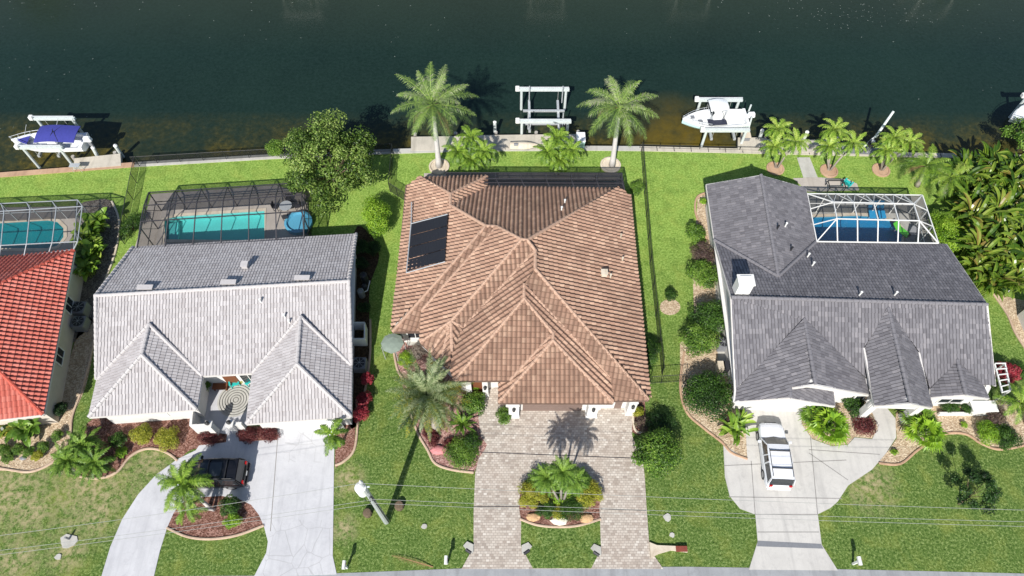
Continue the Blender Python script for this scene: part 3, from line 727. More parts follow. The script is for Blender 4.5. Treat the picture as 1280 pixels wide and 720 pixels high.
def cage(label, B, Mx, Nx, Hx, n, mat, scr, thick=.09, diag=False, sideL=True, sideR=True, ins=0):
    """screen enclosure: back wall line B, upper lines Mx and Nx, house line Hx; each is a pair of points"""
    t = T('pool_enclosure', label, 'pool cage', (B[0].x, B[0].y, 0)); lp = lambda pr, q: pr[0].lerp(pr[1], q)
    fb = MB(); sb = MB(); sw = MB(); g = lambda p: Vector((p.x, p.y, .05)); w_ = thick
    for pr in (B, Mx, Nx, Hx): fb.bar(pr[0], pr[1], w_, w_)
    fb.bar(lp(B, 0)-Vector((0, 0, 1.3)), lp(B, 1)-Vector((0, 0, 1.3)), w_*.8, w_*.8)
    for i in range(n+1):
        q = i/n; e_ = ins+(1-2*ins)*q; b, m_, n_, h_ = lp(B, e_), lp(Mx, q), lp(Nx, q), lp(Hx, e_); fb.bar(g(b), b, w_, w_, Vector((0, 1, 0)))
        fb.bar(b, m_, w_, w_*1.2); fb.bar(m_, n_, w_, w_*1.2); fb.bar(n_, h_, w_, w_*1.2)
        if i < n:
            q2 = (i+1)/n; e2_ = ins+(1-2*ins)*q2; b2, m2, n2, h2 = lp(B, e2_), lp(Mx, q2), lp(Nx, q2), lp(Hx, e2_)
            for a, c, d, e in ((b, b2, m2, m_), (m_, m2, n2, n_), (n_, n2, h2, h_)): sb.poly([a, c, d, e])
            sw.poly([g(b), g(b2), b2, b])
            if diag: mid = b.lerp(b2, .5); fb.bar(m_, mid, w_*.6, w_*.6); fb.bar(mid, m2, w_*.6, w_*.6)
    for k, on in ((0, sideL), (1, sideR)):
        if not on: continue
        b, m_, n_, h_ = B[k], Mx[k], Nx[k], Hx[k]
        if ins: bi, hi_ = lp(B, ins if k == 0 else 1-ins), lp(Hx, ins if k == 0 else 1-ins); fb.bar(b, m_, w_, w_); fb.bar(h_, n_, w_, w_); sb.poly([b, bi, m_]); sb.poly([h_, n_, hi_]); sw.poly([g(b), g(bi), bi, b]); fb.bar(g(b), b, w_, w_, Vector((0, 1, 0)))
        fb.bar(b, h_, w_, w_); c1 = b.lerp(h_, .33); c2 = b.lerp(h_, .66)
        for c in (c1, c2): fb.bar(g(c), c, w_, w_, Vector((0, 1, 0)))
        fb.bar(m_, c1, w_*.8, w_*.8); fb.bar(n_, c2, w_*.8, w_*.8)
        fb.bar(g(b)+Vector((0, 0, 1.2)), g(h_)+Vector((0, 0, 1.2)), w_*.7, w_*.7)
        fb.bar(g(b), c1, w_*.6, w_*.6); fb.bar(g(c1), c2, w_*.6, w_*.6)
        sw.poly([g(b), b, h_, g(h_)]); sb.poly([b, m_, c1]); sb.poly([m_, n_, c2, c1]); sb.poly([n_, h_, c2])
    mk('frame', fb, M[mat], t); mk('roof_screen', sb, M[scr], t); mk('wall_screen', sw, M['screenW'], t); return t
def pool(outline, depth, mp, mw, label, step=None):
    """basin and water; the outline is world points"""
    c = sum((Vector(p) for p in outline), Vector())/len(outline); t = T('swimming_pool', label, 'pool', (c.x, c.y, 0)); n = len(outline)
    bb = MB(); top = [Vector((p.x, p.y, .06)) for p in outline]; bot = [Vector((p.x, p.y, -depth)) for p in outline]
    for i in range(n): j = (i+1) % n; bb.poly([top[i], top[j], bot[j], bot[i]])
    bb.prism([(p.x, p.y) for p in outline], None, -depth)
    if step: bb.prism([(p.x, p.y) for p in step], -depth, -.3)
    mk('basin', bb, M[mp], t); mk('water', MB().prism([(p.x, p.y) for p in outline], None, -.1), M[mw], t)
    cp = MB(); rings = []
    for i in range(n+1):
        p = outline[i % n]; d = (outline[(i+1) % n]-outline[(i-1) % n]); d.normalize(); x = Vector((d.y, -d.x, 0))
        if (p-c).dot(x) < 0: x = -x
        p = Vector((p.x, p.y, 0)); rings.append([p+x*.0+Vector((0, 0, .055)), p+Vector((0, 0, .1)), p+x*.3+Vector((0, 0, .1)), p+x*.3+Vector((0, 0, .055))])
    cp.loft(rings, cap=False); mk('coping', cp, M['stone'], t); return t
# ------------------------------------------------------------------ setting
bankpix = [(0, 222), (168, 209), (340, 199), (490, 192.5), (590, 189.5), (728, 188.5), (800, 189), (950, 192.5), (1280, 200)]
bank = W(bankpix)
bank = [bank[0]+(bank[0]-bank[1])*.6+Vector((-300, 0, 0)), bank[0]+(bank[0]-bank[1])*.6]+bank+[bank[-1]+Vector((300, 0, 0))]
# pool outlines
poolB = W([(207, 300), (206, 275), (222, 271), (331, 264), (331, 301)])
poolA = W([(-60, 311), (-60, 283), (60, 276), (72, 278), (80, 286), (80, 297), (72, 308), (60, 311)])
poolC = W([(560, 232), (560, 226), (770, 226), (770, 232)])
poolD = W([(1018, 301), (1014, 272), (1070, 270), (1100, 272), (1121, 280), (1128, 290), (1126, 303)])
def holes(*pl): return [[(p.x, p.y) for p in h] for h in pl]
gmb = MB(); outl = [(p.x, p.y) for p in bank]+[(400, -160), (-400, -160)]
gmb.prism(outl, None, 0, holes(poolA, poolB, poolC, poolD)); struct('ground', gmb, M['grass'])
wmb = MB(); wmb.poly([(-600, 39.6, -1.0), (600, 39.6, -1.0), (600, 76.4, -1.0), (-600, 76.4, -1.0)])
struct('canal_water', wmb, M['water'])
bmb = MB(); bmb.poly([(-600, 39.6, -3), (600, 39.6, -3), (600, 77, -3), (-600, 77, -3)]); struct('canal_bed', bmb, M['bed'])
fb_ = MB(); fb_.box((0, 236.5, -1.5), (1200, 320, 3)); struct('far_bank', fb_, M['grass'])
# seawalls: wall and cap
def seawall(pts, mat, label, wd=.55, top=.09):
    t = T('seawall', label, 'seawall', pts[0]); a = [Vector((p.x, p.y, 0)) for p in pts]; cap = MB(); wl = MB()
    for i in range(len(a)-1):
        d = (a[i+1]-a[i]).normalized(); nrm = Vector((-d.y, d.x, 0)); p, q = a[i], a[i+1]
        cap.bar(p+nrm*wd/2+Vector((0, 0, top-.15)), q+nrm*wd/2+Vector((0, 0, top-.15)), wd, .3)
        wl.bar(p+nrm*wd*.45+Vector((0, 0, -1.6)), q+nrm*wd*.45+Vector((0, 0, -1.6)), wd*.6, 2.7)
    mk('wall', wl, M['conc'], t); mk('cap', cap, M[mat], t); return t
seawall(bank[1:4], 'walltan', 'tan concrete seawall cap along the canal behind the red roofed house')
seawall(bank[3:5], 'conc', 'pale concrete seawall with a wire fence behind the light grey roofed house')
seawall(bank[4:9], 'conc', 'pale concrete seawall behind the brown tiled house')
# jointed blocks of the right hand seawall
t = seawall(bank[8:12], 'dock', 'grey jointed concrete seawall behind the slate roofed house')
jm = MB(); a, b, c_ = bank[8], bank[9], bank[10]
for q0, q1 in ((a, b), (b, c_)):
    n = round((q1-q0).length/1.55)
    for i in range(1, n):
        q = q0.lerp(q1, i/n); mk('joint', MB().box((q.x, q.y+.28, .095), (.06, .56, .02)), M['acdark'], t)
fs = MB(); fs.bar((-600, 76.5, -.6), (600, 76.5, -.6), .5, 1.5); st_ = tag(mk('far_seawall', fs, M['conc']), 'concrete seawall on the far bank beyond the top of the photo', 'seawall')
# road and kerb
road = W([(-60, 724), (130, 721), (330, 719.5), (440, 716), (580, 710.5), (700, 709), (860, 708.5), (1045, 711.5), (1160, 714), (1280, 717), (1340, 718)])
rd = [(-300, road[0].y)]+[(p.x, p.y) for p in road]+[(300, road[-1].y)]
mb = MB(); mb.prism(rd+[(300, 0.5), (-300, .5)], None, .012); struct('road', mb, M['road'])
# gravelly road margin
# ---- driveways
sheet('driveway', [(126, 724), (138, 684), (153, 649), (173, 618), (195, 594), (222, 574), (245, 563), (249, 557), (283, 553), (284, 543), (248, 538), (248, 470), (312, 466), (312, 530), (299, 543), (300, 551), (347, 549), (348, 522), (404, 521), (418, 540), (418, 550), (416, 695), (421, 718), (317, 722), (333, 691), (335, 677), (330, 658), (324, 644), (314, 631), (299, 624), (277, 620), (245, 622), (225, 630), (217, 642), (209, 660), (200, 689), (192, 723)], 'drive', .035)
sheet('driveway', [(607, 473), (598, 523), (601, 546), (609, 556), (606, 562), (598, 574), (594, 592), (592, 640), (592, 684), (577, 711), (829, 711), (812, 687), (808, 633), (806, 598), (804, 580), (790, 545), (790, 500), (640, 500), (640, 473)], 'paver', .035)
sheet('driveway', [(929, 500), (931, 520), (934, 575), (904, 556), (906, 596), (912, 620), (925, 636), (944, 643), (947, 677), (936, 712), (1047, 713), (1027, 681), (1022, 643), (1038, 635), (1047, 627), (1060, 607), (1090, 587), (1107, 567), (1120, 547), (1119, 523), (1100, 500), (1085, 470), (1080, 500), (1092, 520), (1097, 535), (1090, 549), (1068, 547), (1060, 556), (1040, 558), (1015, 549), (1003, 532), (1001, 500)], 'driveD', .035)
# joints cut in the driveways
jb = MB()
def joint(a, b, z=.037, wd=.028):
    p, q = P(*a, z), P(*b, z); d = (q-p).normalized(); x = Vector((-d.y, d.x, 0))*wd; jb.poly([p-x, q-x, q+x, p+x])
for a, b in (((939, 576), (944, 643)), ((1010, 512), (1022, 643)), ((905, 582), (1058, 575)), ((911, 621), (1052, 623)), ((944, 643), (1022, 643)), ((1011, 566), (1060, 600)), ((1011, 562), (1100, 568)), ((347, 549), (338, 664)), ((947, 665), (1024, 665))): joint(a, b)
struct('driveway_joints', jb, plain('joint_dark', S(134, 131, 127), .9))
jb = MB()
for a, b in (((598, 565), (800, 573)), ((592, 633), (652, 633)), ((751, 636), (808, 638))): joint(a, b, wd=.03)
struct('paver_joints', jb, M['acdark'])
mb = MB(); mb.prism([(p.x, p.y) for p in W([(947, 676), (1026, 680), (1029, 686), (946, 683)])], None, .04); struct('drain_strip', mb, M['acgrey'])
# centre island and its lawn
sheet('island_lawn', [(651.5, 650), (671, 657), (698, 660), (724, 658), (750, 650), (751, 687), (739, 710.5), (666, 710.5), (651, 682)], 'grass', .05)
isl = W([(651, 650), (649, 636), (650, 615), (660, 598), (680, 588), (700, 584), (722, 588), (742, 600), (751, 617), (749, 636), (750, 650), (724, 657), (698, 659.5), (671, 657)])
mb = MB(); mb.prism([(p.x, p.y) for p in isl], 0, .06); struct('planting_bed', mb, M['mulch'])
edging(smoothpts(W([(650, 649), (671, 656.5), (698, 659), (724, 657), (751, 649)]), 5, False), 'curved pale concrete edging along the road side of the round driveway island bed')
# beds
def bed(pix, mat, z=.025, sm=4): return sheet('planting_bed', pix, mat, z, sm)
bed([(-20, 520), (60, 520), (78, 480), (100, 410), (118, 400), (118, 430), (108, 480), (92, 520), (88, 545), (78, 568), (60, 582), (38, 590), (15, 588), (-20, 582)], 'gravel')
edging(smoothpts(W([(118, 400), (117, 430), (105, 480), (91, 520), (88, 545), (78, 568), (60, 582), (38, 590), (15, 588), (-20, 582)]), 5, False), 'wavy tan kerb round the gravel bed of small ball shrubs before the red roofed house')
bed([(118, 522), (180, 517), (252, 512), (284, 535), (284, 552), (240, 562), (225, 572), (208, 566), (195, 562), (180, 562), (165, 570), (150, 588), (128, 597), (100, 597), (88, 590), (96, 560)], 'mulch')
edging(smoothpts(W([(88, 592), (110, 598), (130, 597), (148, 589), (163, 571), (180, 562), (197, 562), (212, 568), (222, 576)]), 5, False), 'scalloped concrete edging of the red mulch bed beside the curved light driveway')
sheet('planting_bed', [(216, 642), (225, 630), (245, 622), (277, 620), (299, 624), (314, 631), (324, 644), (330, 658), (296, 669.5), (263, 674), (234, 671), (209, 660)], 'mulch', .03)
edging(smoothpts(W([(209, 660), (234, 671), (263, 674), (296, 669.5), (330, 657)]), 5, False), 'curved concrete edging below the red mulch bed inside the driveway loop')
sheet('planting_bed', [(297, 534), (347, 532), (347, 550), (299, 552)], 'mulch', .045)
bed([(405, 522), (440, 520), (444, 540), (440, 565), (425, 580), (419, 582), (418, 550)], 'mulch')
edging(smoothpts(W([(446, 500), (447, 530), (443, 562), (430, 577), (419, 582)]), 5, False), 'short concrete kerb of the mulch bed at the right of the light garage')
bed([(443, 290), (462, 292), (474, 320), (462, 360), (462, 420), (458, 480), (446, 530), (436, 520), (440, 400)], 'soil')
edging(smoothpts(W([(463, 400), (463, 440), (458, 480), (450, 515)]), 4, False), 'pale kerb along the shady side bed of the light grey roofed house')
bed([(94, 262), (120, 250), (140, 252), (149, 275), (146, 310), (134, 345), (122, 372), (118, 400), (100, 420), (88, 420), (92, 320)], 'gravelG')
edging(smoothpts(W([(140, 252), (149, 275), (146, 310), (134, 345), (122, 372), (118, 400)]), 5, False), 'grey stone kerb curving down the side yard between red and light roofs', mat='stone')
bed([(491, 420), (560, 430), (563, 470), (606, 476), (598, 523), (601, 546), (610, 556), (600, 574), (592, 592), (563, 587), (543.5, 579), (534, 562), (523, 543), (508, 510), (503, 480), (497, 463), (492, 440)], 'mulchP', sm=0)
edging(smoothpts(W([(492, 438), (497, 463), (508, 482), (513, 515), (523, 543), (534, 562), (543.5, 579), (563, 587), (592, 591)]), 5, False), 'long cream kerb round the front left bed of the brown tiled house')
bed([(790, 500), (806, 500), (807, 520), (800, 545), (790, 540)], 'mulch', sm=0)
edging(smoothpts(W([(791, 520), (793, 536), (800, 541), (806, 532)]), 4, False), 'tiny white kerb by the right garage corner of the brown tiled house', mat='stone')
bed([(872, 246), (892, 240), (892, 290), (905, 340), (918, 400), (920, 500), (933, 540), (934, 574), (914, 566), (902, 553), (879, 535), (858, 515), (850, 483), (850, 430), (868, 400), (866, 350), (872, 320), (884, 300), (870, 280)], 'gravel', sm=0)
edging(smoothpts(W([(855, 440), (850, 483), (858, 515), (879, 535), (902, 553), (914, 566), (934, 574)]), 5, False), 'terracotta kerb round the left gravel bed by the white suv driveway', mat='walltan')
edging(smoothpts(W([(890, 240), (872, 246), (869, 265), (878, 288), (884, 300)]), 5, False), 'pinkish kerb at the back corner of the slate roofed house', mat='walltan')
sheet('planting_bed', [(825+r_*math.cos(a*.5236)+12.5-0, 384+10*math.sin(a*.5236)) for a in range(12) for r_ in (13,)], 'gravel', .03)
sheet('planting_bed', [(1001, 505), (1002, 530), (1015, 548), (1040, 557), (1060, 555), (1068, 546), (1090, 548), (1097, 535), (1091, 518), (1080, 500)], 'gravel', .045)
bed([(1120, 515), (1119, 530), (1121, 548), (1108, 566), (1098, 578), (1125, 579), (1148, 562), (1180, 543), (1207, 543), (1227, 555), (1253, 562), (1300, 552), (1300, 500), (1240, 500), (1160, 505)], 'gravel', sm=0)
edging(smoothpts(W([(1098, 579), (1125, 580), (1148, 562), (1180, 543), (1207, 543), (1227, 555), (1253, 562), (1300, 552)]), 5, False), 'tan kerb waving along the gravel bed right of the slate house driveway', mat='walltan')
sheet('side_path', [(1240, 366), (1262, 372), (1300, 380), (1300, 460), (1284, 440), (1272, 420), (1258, 392)], 'gravel', .03)
edging(smoothpts(W([(1240, 366), (1258, 392), (1268, 415), (1284, 440)]), 5, False), 'tan kerb of the gravel side path at the right edge')
for i, (x, y) in enumerate(((969, 211), (1036, 214), (1101, 213))):
    c = P(x, y); mb = MB(); mb.lathe((c.x, c.y, 0), [(.82, 0), (.82, .1), (.68, .12), (.66, .05), (0, .05)], 16)
    tag(mk('tree_ring', mb, M['walltan']), ['round tan planting ring under the leftmost canal palm group', 'round tan planting ring under the middle canal palm group', 'round tan planting ring under the right canal palm group'][i], 'planter ring')
for i, (x, y) in enumerate(((549, 209), (763, 207))):
    c = P(x, y); mb = MB(); mb.lathe((c.x, c.y, 0), [(.95, 0), (.95, .16), (.8, .18), (.78, .06), (0, .06)], 18)
    tag(mk('tree_ring', mb, M['stone']), ['stone ring round the foot of the left royal palm', 'stone ring round the foot of the right royal palm'][i], 'planter ring')
# walkway and patio behind the slate house
sheet('walkway', [(996, 197), (1012, 197), (1022, 222), (1004, 222)], 'conc', .035)
sheet('patio', [(991, 223), (1022, 222), (1060, 224), (1071, 230), (1074, 238), (1010, 240)], 'deckA', .04)
# ---- pool decks
sheet('pool_deck', [(-120, 322), (-120, 262), (104, 258), (111, 268), (96, 318)], 'deckA', .055, holes=[poolA])
sheet('pool_deck', [(168, 312), (190, 243), (345, 232), (385, 245), (385, 300)], 'deckA', .055, holes=[poolB])
sheet('pool_deck', [(530, 240), (530, 217), (778, 217), (780, 240)], 'deckA', .055, holes=[poolC])
sheet('pool_deck', [(1012, 312), (1000, 243), (1154, 246), (1176, 310)], 'conc', .055, holes=[poolD])
pool(poolA, .8, 'plasterT', 'poolwT', 'teal pool with rounded end beside the red roofed house')
pool(poolB, .7, 'plaster', 'poolw', 'turquoise rectangular pool behind the light grey roofed house', step=W([(209, 299), (209, 277), (221, 275), (221, 299)]))
pool(poolC, .8, 'plasterT', 'poolwT', 'narrow shaded pool under the dark screens of the brown tiled house')
pool(poolD, .8, 'plasterD', 'poolwD', 'deep blue freeform pool behind the slate roofed house')
# =================================================================== HOUSES
def walls(root, pts, z, mat, z0=0, name='wall'):
    mb = MB(); mb.prism([(p[0], p[1]) for p in pts], z0, z); return mk(name, mb, M[mat], root)
def inset(pts, d):
    out = []; n = len(pts); pts = [Vector((p[0], p[1], 0)) for p in pts]
    area = sum(pts[i].x*pts[(i+1) % n].y-pts[(i+1) % n].x*pts[i].y for i in range(n)); sg = 1 if area > 0 else -1
    for i in range(n):
        a = (pts[i]-pts[i-1]).normalized(); b = (pts[(i+1) % n]-pts[i]).normalized()
        na = Vector((-a.y, a.x, 0))*sg; nb = Vector((-b.y, b.x, 0))*sg
        k = 1+na.dot(nb); out.append(pts[i]+(na+nb)*(d/max(k, .3)))
    return out
# ---------------- brown tiled house
E_ = 2.7
hc = T('house', 'large house with brown barrel tile hip roof and black solar mats', 'house', (0.5, 28, 0))
V = {}
def vp(k, x, y, z): V[k] = P(x, y, z)
vp('NWa', 507.5, 231.7, E_); vp('NWb', 528, 223, E_); vp('wEN', 609, 221, E_); vp('wES', 609, 234, E_); vp('NEa', 769, 237, E_); vp('NEb', 788.6, 244, E_)
vp('SE', 810.7, 500, E_); vp('SEi', 765.5, 501, E_); vp('gSE', 766, 504, 2.65); vp('gSEn', 763, 471, 3.2); vp('gSW', 623, 503.5, 2.65); vp('gSWn', 624, 473, 2.75)
vp('sE', 637, 475.5, 3.25); vp('sSW', 568, 476, 3.25); vp('sW', 563.5, 463, 3.25); vp('A', 525.5, 428, 3.3); vp('B1', 538.5, 441, 3.05); vp('C1', 551, 453, 3.05)
vp('o', 527, 389, 3.45); vp('WSi', 526, 414.7, E_); vp('WS', 490.8, 414.7, E_); vp('a', 563, 243, 4.35); vp('b', 563, 257, 4.35)
vp('c', 607.5, 283, 6.0); vp('d', 621.5, 284, 6.05); vp('e', 652, 300, 6.95); vp('f', 659, 300.5, 6.95); vp('g', 669, 313.6, 6.6); vp('h', 669, 337, 6.5)
vp('i', 655, 356, 5.9); vp('j', 655, 374, 5.75); vp('k', 563.8, 402, 4.4); vp('n', 579, 409.5, 4.1); vp('l', 691, 417, 4.75); vp('m', 691, 426, 4.67); vp('n2', 565, 440, 3.75)
faces = [('NWa', 'NWb', 'a', 'b', 'c', 'WS'), ('NWb', 'wEN', 'a'), ('wEN', 'wES', 'b', 'a'), ('b', 'wES', 'NEa', 'f', 'e', 'd', 'c'), ('NEa', 'NEb', 'SE', 'h', 'g', 'f'),
         ('c', 'd', 'o', 'WSi', 'WS'), ('d', 'e', 'k', 'A', 'o'), ('e', 'f', 'g', 'n', 'k'), ('g', 'h', 'i', 'j', 'sSW', 'sW', 'n2', 'n'), ('k', 'A', 'B1'), ('k', 'B1', 'C1'), ('k', 'C1', 'sW', 'n2'), ('k', 'n2', 'n'),
         ('h', 'SE', 'SEi', 'gSEn', 'i'), ('i', 'gSEn', 'gSE', 'm', 'l', 'j'), ('j', 'l', 'sE', 'sSW'), ('l', 'm', 'gSW', 'gSWn', 'sE'), ('m', 'gSE', 'gSW')]
caps = [('NWb', 'a'), ('a', 'b'), ('b', 'c'), ('c', 'd'), ('d', 'e'), ('e', 'f'), ('NEa', 'f'), ('f', 'g'), ('g', 'h'), ('h', 'SE'), ('WS', 'c'), ('e', 'k'), ('i', 'j'), ('j', 'sSW'), ('j', 'l'), ('l', 'm'), ('m', 'gSW'), ('m', 'gSE'), ('k', 'A'), ('k', 'B1'), ('k', 'C1'), ('k', 'n2'), ('k', 'n'), ('a', 'wEN'), ('d', 'o'), ('g', 'n'), ('i', 'gSEn'), ('sE', 'l')]
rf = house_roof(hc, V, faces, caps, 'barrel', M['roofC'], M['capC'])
for ch in (('WS', 'NWa', 'NWb', 'wEN', 'wES', 'NEa', 'NEb', 'SE', 'SEi'), ('gSE', 'gSW'), ('gSW', 'gSWn'), ('sE', 'sSW', 'sW'), ('sW', 'C1', 'B1', 'A'), ('WS', 'WSi'), ('gSE', 'gSEn'), ('A', 'o')):
    eaves(hc, [V[k] for k in ch], False, M['brown'], .18, .1)
foot = [V[k] for k in ('WS', 'WSi', 'A', 'B1', 'C1', 'sW', 'sSW', 'gSWn', 'gSW', 'gSE', 'SEi', 'SE', 'NEb', 'NEa', 'wES', 'wEN', 'NWb', 'NWa')]
sf = MB(); sf.prism([(p.x, p.y) for p in inset(foot, .06)], E_-.22, E_-.16); mk('soffit', sf, M['stuccoW'], hc)
ft = [Vector(p) for p in inset([V[k] for k in ('WS', 'WSi', 'A', 'B1', 'C1', 'sW', 'sSW', 'gSWn', 'gSW', 'gSE', 'SEi', 'SE', 'NEb', 'NEa', 'wES', 'NWb', 'NWa')], .5)]
walls(hc, ft, 2.49, 'stuccoW')
# garage front: wide door and single door with white pillars
gy = V['gSW'].y+.5; x0, x1 = V['gSW'].x, V['gSE'].x
def door(root, name, xa, xb, y, h, mat, rows=4):
    mb = MB(); mb.box(((xa+xb)/2, y, h/2), (xb-xa, .08, h))
    for i in range(1, rows): mb.box(((xa+xb)/2, y-.045, h*i/rows), (xb-xa-.06, .02, .03))
    return mk(name, mb, M[mat], root)
door(hc, 'garage_door', x0+1.75, x1-2.0, gy-.04, 2.2, 'garage', 5)
tr = MB(); tr.box(((x0+x1)/2, gy-.03, 2.34), (x1-x0-3.5, .16, .26)); mk('door_trim', tr, M['white'], hc)
ye = V['SE'].y+.5
door(hc, 'garage_door', V['SEi'].x+.45, V['SE'].x-1.6, ye-.04, 2.2, 'garage', 5)
def pillar(root, c, w_=.55, h=2.45, lamp=True):
    mb = MB(); mb.box((c[0], c[1], h/2), (w_, w_, h)); mb.box((c[0], c[1], .12), (w_+.1, w_+.1, .24)); mb.box((c[0], c[1], h-.1), (w_+.08, w_+.08, .12)); p = mk('pillar', mb, M['stuccoW'], root)
    if lamp:
        l = MB(); l.tube([(c[0], c[1]-w_/2-.12, 1.65), (c[0], c[1]-w_/2-.12, 1.72), (c[0], c[1]-w_/2-.12, 2.0), (c[0], c[1]-w_/2-.12, 2.1)], [.04, .11, .13, .03], 8)
        l.bar((c[0], c[1]-w_/2-.12, 2.1), (c[0], c[1]-w_/2, 2.1), .03); mk('wall_lamp', l, M['black'], root)
for xx, yy in ((x0+1.1, gy-.25), (x1-1.3, gy-.25), (V['SE'].x-1.0, ye-.3)): pillar(hc, (xx, yy), .75 if yy == gy-.25 else .6)
pe = P(599, 484, 2.2); pillar(hc, (P(612, 476, 2.6).x-.35, V['sSW'].y+.35), .4, 2.9); pillar(hc, (P(585, 476, 2.6).x, V['sSW'].y+.35), .4, 2.9, False)
en = MB(); en.box((P(600, 476).x, V['sSW'].y+.56, 1.2), (1.1, .06, 2.3)); mk('front_door', en, M['woodb'], hc)
window(hc, (V['C1'].x-.25, V['C1'].y+1.05, 1.5), 1.0, 1.3, -1, -1)
ws_ = V['WS']; window(hc, (ws_.x+1.5, ws_.y+.5, 1.4), 1.2, 1.3)
window(hc, (V['NWa'].x+.5, 33, 1.5), 1.4, 1.1, 0, -1); window(hc, (V['NWa'].x+.52, 29, 1.5), 1.4, 1.1, 0, -1)
for yy in (24, 29, 33.5): window(hc, (V['SE'].x-.36, yy, 1.5), 1.4, 1.1, 0, 1)
# solar mats and their pipe
def onplane(px, py, a, b, c, off=.16):
    n = (b-a).cross(c-a).normalized(); n = n if n.z > 0 else -n; p1 = P(px, py, 0); o = Vector((0, 0, H)); dd = (p1-o); t_ = (a+n*off-o).dot(n)/dd.dot(n); return o+dd*t_
pa, pb_, pc = V['WS'], V['NWa'], V['c']
q = [onplane(x, y, pa, pb_, pc, .2) for x, y in ((514.4, 280.3), (559.4, 268.6), (556, 326), (507.5, 340))]
nn = (q[1]-q[0]).cross(q[3]-q[0]).normalized(); nn = nn if nn.z > 0 else -nn
for i in range(4):
    f0, f1 = i/4+.004, (i+1)/4-.016; L0, L1 = q[0].lerp(q[3], f0), q[0].lerp(q[3], f1); R0, R1 = q[1].lerp(q[2], f0), q[1].lerp(q[2], f1)
    mb = MB(); top = [L0, R0, R1, L1]; mb.loft([[p-nn*.05 for p in top], top])
    for k in range(1, 24): a_ = L0.lerp(R0, k/24); b_ = L1.lerp(R1, k/24); mb.bar(a_+nn*.004, b_+nn*.004, .02, .015, nn)
    mk('solar_panel', mb, M['solar'], hc)
mb = MB(); mb.tube([onplane(x, y, pa, pb_, pc, .22) for x, y in ((514.5, 253), (514, 278), (508, 341))], .05, 6)
mb.tube([onplane(x, y, pa, pb_, pc, .22) for x, y in ((508, 341), (556.5, 327))], .04, 6); mb.tube([onplane(x, y, pa, pb_, pc, .22) for x, y in ((514, 279.5), (559.5, 267.8))], .04, 6); mk('pipe', mb, M['alum'], hc)
pn = (V['NEa'], V['wES'], V['f'])
for x, y, kd in ((706, 253, 'pipe'), (702, 262, 'pipe')): p_ = onplane(x, y, *pn); vent(hc, x, y, p_.z, kd)
pr_ = (V['SE'], V['NEb'], V['f'])
for x, y, kd in ((755, 343, 'box'), (763, 346, 'pipe'), (778, 325, 'pipe'), (776, 296, 'pipe')): p_ = onplane(x, y, *pr_); vent(hc, x, y, p_.z, kd, 'stone')
# grey-green canopy at the west corner
c = P(490, 428, 2.2); mb = MB(); ring = [(c.x+.85*math.cos(a*math.pi/4+.39), c.y+.85*math.sin(a*math.pi/4+.39)) for a in range(8)]
mb.lathe((c.x, c.y, 2.0), [(.85, 0), (.87, .06), (.5, .16), (0, .2)], 8)
tn = T('garden_canopy', 'small grey green octagonal canopy at the west corner of the brown tiled house', 'canopy', (c.x, c.y, 0)); mk('canopy', mb, plain('canopy_green', S(126, 138, 126), .8), tn)
for a in range(0, 8, 2): mk('leg', MB().tube([(ring[a][0], ring[a][1], 0), (ring[a][0], ring[a][1], 2.05)], .03, 6), M['alum'], tn)
mb = MB(); mb.prism([(p.x, p.y) for p in W([(500, 417), (527, 417), (527, 432), (510, 432)])], 0, .08); struct('side_patio', mb, M['conc'])
# ---------------- light grey roofed house
hb = T('house', 'house with pale grey tile roof and two front hips around an open courtyard', 'house', (-22, 25, 0)); V = {}
vp('NW', 167, 309, 2.7); vp('NE', 445.5, 292.5, 2.7); vp('RW', 120, 370, 5.2); vp('RE', 436, 352, 5.2)
vp('lv', 121, 475, 2.7); vp('la', 186.6, 406, 4.45); vp('lb', 177.6, 444, 4.4); vp('lsw', 111, 521.5, 2.65); vp('lse', 246, 512, 2.65); vp('lr', 253, 470, 2.7)
vp('rl', 315.5, 466.5, 2.7); vp('ra', 376, 396.5, 4.5); vp('rb', 371.5, 455.5, 4.45); vp('rsw', 307.6, 530, 2.65); vp('rse', 439.2, 521, 2.65); vp('rr', 439.4, 457, 2.75)
faces = [('NW', 'NE', 'RE', 'RW'), ('RW', 'RE', 'rr', 'ra', 'rl', 'lr', 'la', 'lv'), ('la', 'lv', 'lsw', 'lb'), ('lb', 'lsw', 'lse'), ('la', 'lb', 'lse', 'lr'), ('ra', 'rl', 'rsw', 'rb'), ('rb', 'rsw', 'rse'), ('ra', 'rb', 'rse', 'rr')]
caps = [('RW', 'RE'), ('la', 'lb'), ('lb', 'lsw'), ('lb', 'lse'), ('ra', 'rb'), ('rb', 'rsw'), ('rb', 'rse'), ('la', 'lv'), ('la', 'lr'), ('ra', 'rl'), ('ra', 'rr'), ('RW', 'lv'), ('RE', 'rr'), ('RE', 'NE'), ('RW', 'NW')]
house_roof(hb, V, faces, caps, 'flat', M['roofB'], M['capB'])
for ch in (('NE', 'NW'), ('NW', 'RW', 'lv', 'lsw', 'lse', 'lr', 'rl', 'rsw', 'rse', 'rr', 'RE', 'NE')): eaves(hb, [V[k] for k in ch], False, M['gutter'], .16, .1)
ft = inset([V[k] for k in ('NW', 'lsw', 'lse', 'lr', 'rl', 'rsw', 'rse', 'NE')], .45); walls(hb, ft, 2.45, 'stuccoW')
sf = MB(); sf.prism([(p.x, p.y) for p in inset([V[k] for k in ('NW', 'lsw', 'lse', 'lr', 'rl', 'rsw', 'rse', 'NE')], .06)], 2.44, 2.49); mk('soffit', sf, M['stuccoW'], hb)
